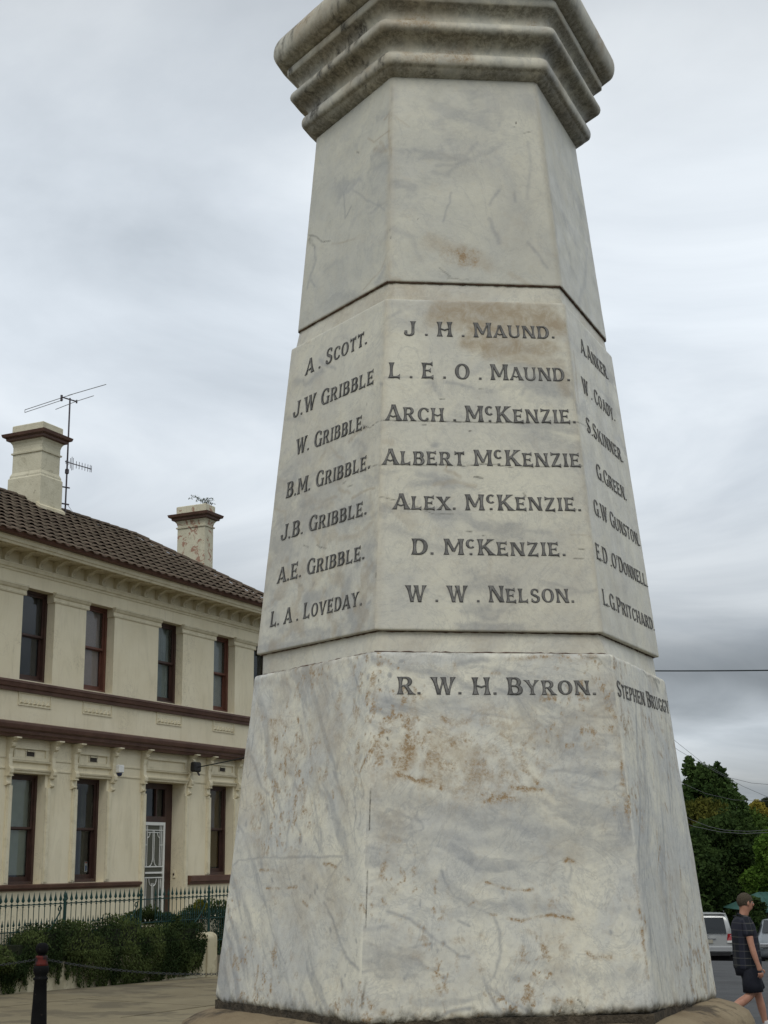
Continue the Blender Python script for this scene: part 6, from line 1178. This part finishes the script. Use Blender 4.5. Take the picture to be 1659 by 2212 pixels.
hand((-.010, -.287, .775), (.08, .02, -1), 1, body); hand((.203, .178, .885), (.15, -.05, -1), -1, body)
# ear, nose, eyes
def blob(name, c_, r_, mat, par, n=10):
    mb = MB(); prof = [(math.sin(a) , -math.cos(a)) for a in np.linspace(0.05, math.pi - .05, 8)]; mb.lathe(prof, n); mb.v = [(c_[0] + x * r_[0], c_[1] + y * r_[1], c_[2] + z * r_[2]) for x, y, z in mb.v]; return mb.build(name, mat, par, smooth=True)
blob('ear', (.0, -.078, 1.605), (.018, .010, .032), m_skin, body); blob('ear', (.0, .078, 1.605), (.018, .010, .032), m_skin, body); blob('nose', (.103, .004, 1.585), (.022, .014, .024), m_skin, body); blob('brow', (.078, .0, 1.622), (.020, .05, .012), m_skin, body)
for sg in (-1, 1): blob('eye', (.083, sg * .030, 1.607), (.012, .013, .009), rough_mat('eye', (.3, .28, .25), (.35, .33, .3), 9, .3), body)
blob('mouth', (.094, .004, 1.552), (.008, .022, .005), rough_mat('lip', (.22, .09, .07), (.25, .1, .08), 9), body)
# hair: a close cap over crown and back of the head
hb = MB(); hv = []; hf = []; nu, nv = 22, 12
for i in range(nv + 1):
    for j in range(nu):
        th = math.pi * .66 * i / nv; ph = 2 * math.pi * j / nu; lim = 1.12 - .42 * max(0, math.cos(ph)) - .10 * abs(math.sin(ph)); th *= lim
        rr_ = 1 + .03 * math.sin(j * 5 + i * 3); hv.append((-.008 + .106 * rr_ * math.sin(th) * math.cos(ph), .084 * rr_ * math.sin(th) * math.sin(ph), 1.632 + .102 * rr_ * math.cos(th)))
for i in range(nv):
    for j in range(nu): hf.append((i * nu + j, i * nu + (j + 1) % nu, (i + 1) * nu + (j + 1) % nu, (i + 1) * nu + j))
hb.add(hv, hf).build('hair', m_hair, PM, smooth=True)
# shirt: loose, straight hem, wide short sleeves
V, E, Rr = [], [], []
b0 = chainv([((-.03, 0, .77), (.185, .20))], V, E, Rr); t0 = chainv([((-.03, 0, .84), (.19, .205)), ((-.03, 0, 1.0), (.185, .20)), ((-.04, 0, 1.18), (.172, .195)), ((-.055, 0, 1.33), (.140, .17))], V, E, Rr, b0)
chainv([((-.055, 0, 1.425), (.075, .085)), ((-.04, 0, 1.452), (.066, .070))], V, E, Rr, t0)
chainv([((-.075, -.16, 1.385), .078), ((-.092, -.20, 1.28), .076), ((-.090, -.212, 1.185), .075)], V, E, Rr, t0); chainv([((-.025, .16, 1.385), .076), ((.015, .198, 1.28), .074), ((.045, .208, 1.19), .072)], V, E, Rr, t0)
sh = skin_mesh('shirt', V, E, Rr, m_plaid, PM, 0)
cl_ = MB().tube([(-.10, -.055, 1.455), (-.112, 0, 1.475), (-.10, .055, 1.455), (-.03, .07, 1.440), (.03, .045, 1.415), (.05, 0, 1.40), (.03, -.045, 1.415), (-.03, -.07, 1.440), (-.10, -.055, 1.455)], .014, 6).build('collar', m_plaid, sh, smooth=True)
so_ = MB(); so_.tube([(-.03, 0, .93), (-.03, 0, .84), (-.02, 0, .74)], [.155, .168, .160], 18)
so_.tube([(-.03, -.075, .86), (-.03, -.085, .76), (-.03, -.09, .64), (-.025, -.092, .53)], [.10, .118, .122, .126], 18); so_.tube([(.0, .075, .86), (.03, .08, .76), (.075, .09, .64), (.11, .095, .54)], [.10, .118, .120, .122], 18)
so_.build('shorts', m_short, PM, smooth=True)
def foot(ax_, az_, pitch_, y_, par):
    sc_ = MB().tube([(ax_ - .005, y_, az_ + .05), (ax_ + .003, y_, az_ - .02)], .040, 9).build('sock', m_sock, par, smooth=True)
    c_, s_ = math.cos(pitch_), math.sin(pitch_)
    pts = [(-.07, -.045, .040), (-.03, -.035, .050), (.04, -.045, .048), (.12, -.062, .042), (.18, -.068, .032)]
    P = [(ax_ + c_ * a - s_ * b, y_, az_ + s_ * a + c_ * b) for a, b, r_ in pts]; o = skin_mesh('shoe', P, [(0, 1), (1, 2), (2, 3), (3, 4)], [(r_, r_ * .9) for a, b, r_ in pts], m_shoe, par, 0, 2)
foot(.22, .115, .05, .10, PM); foot(-.43, .265, -1.05, -.10, PM)
PM.rotation_euler = (0, 0, R(14))
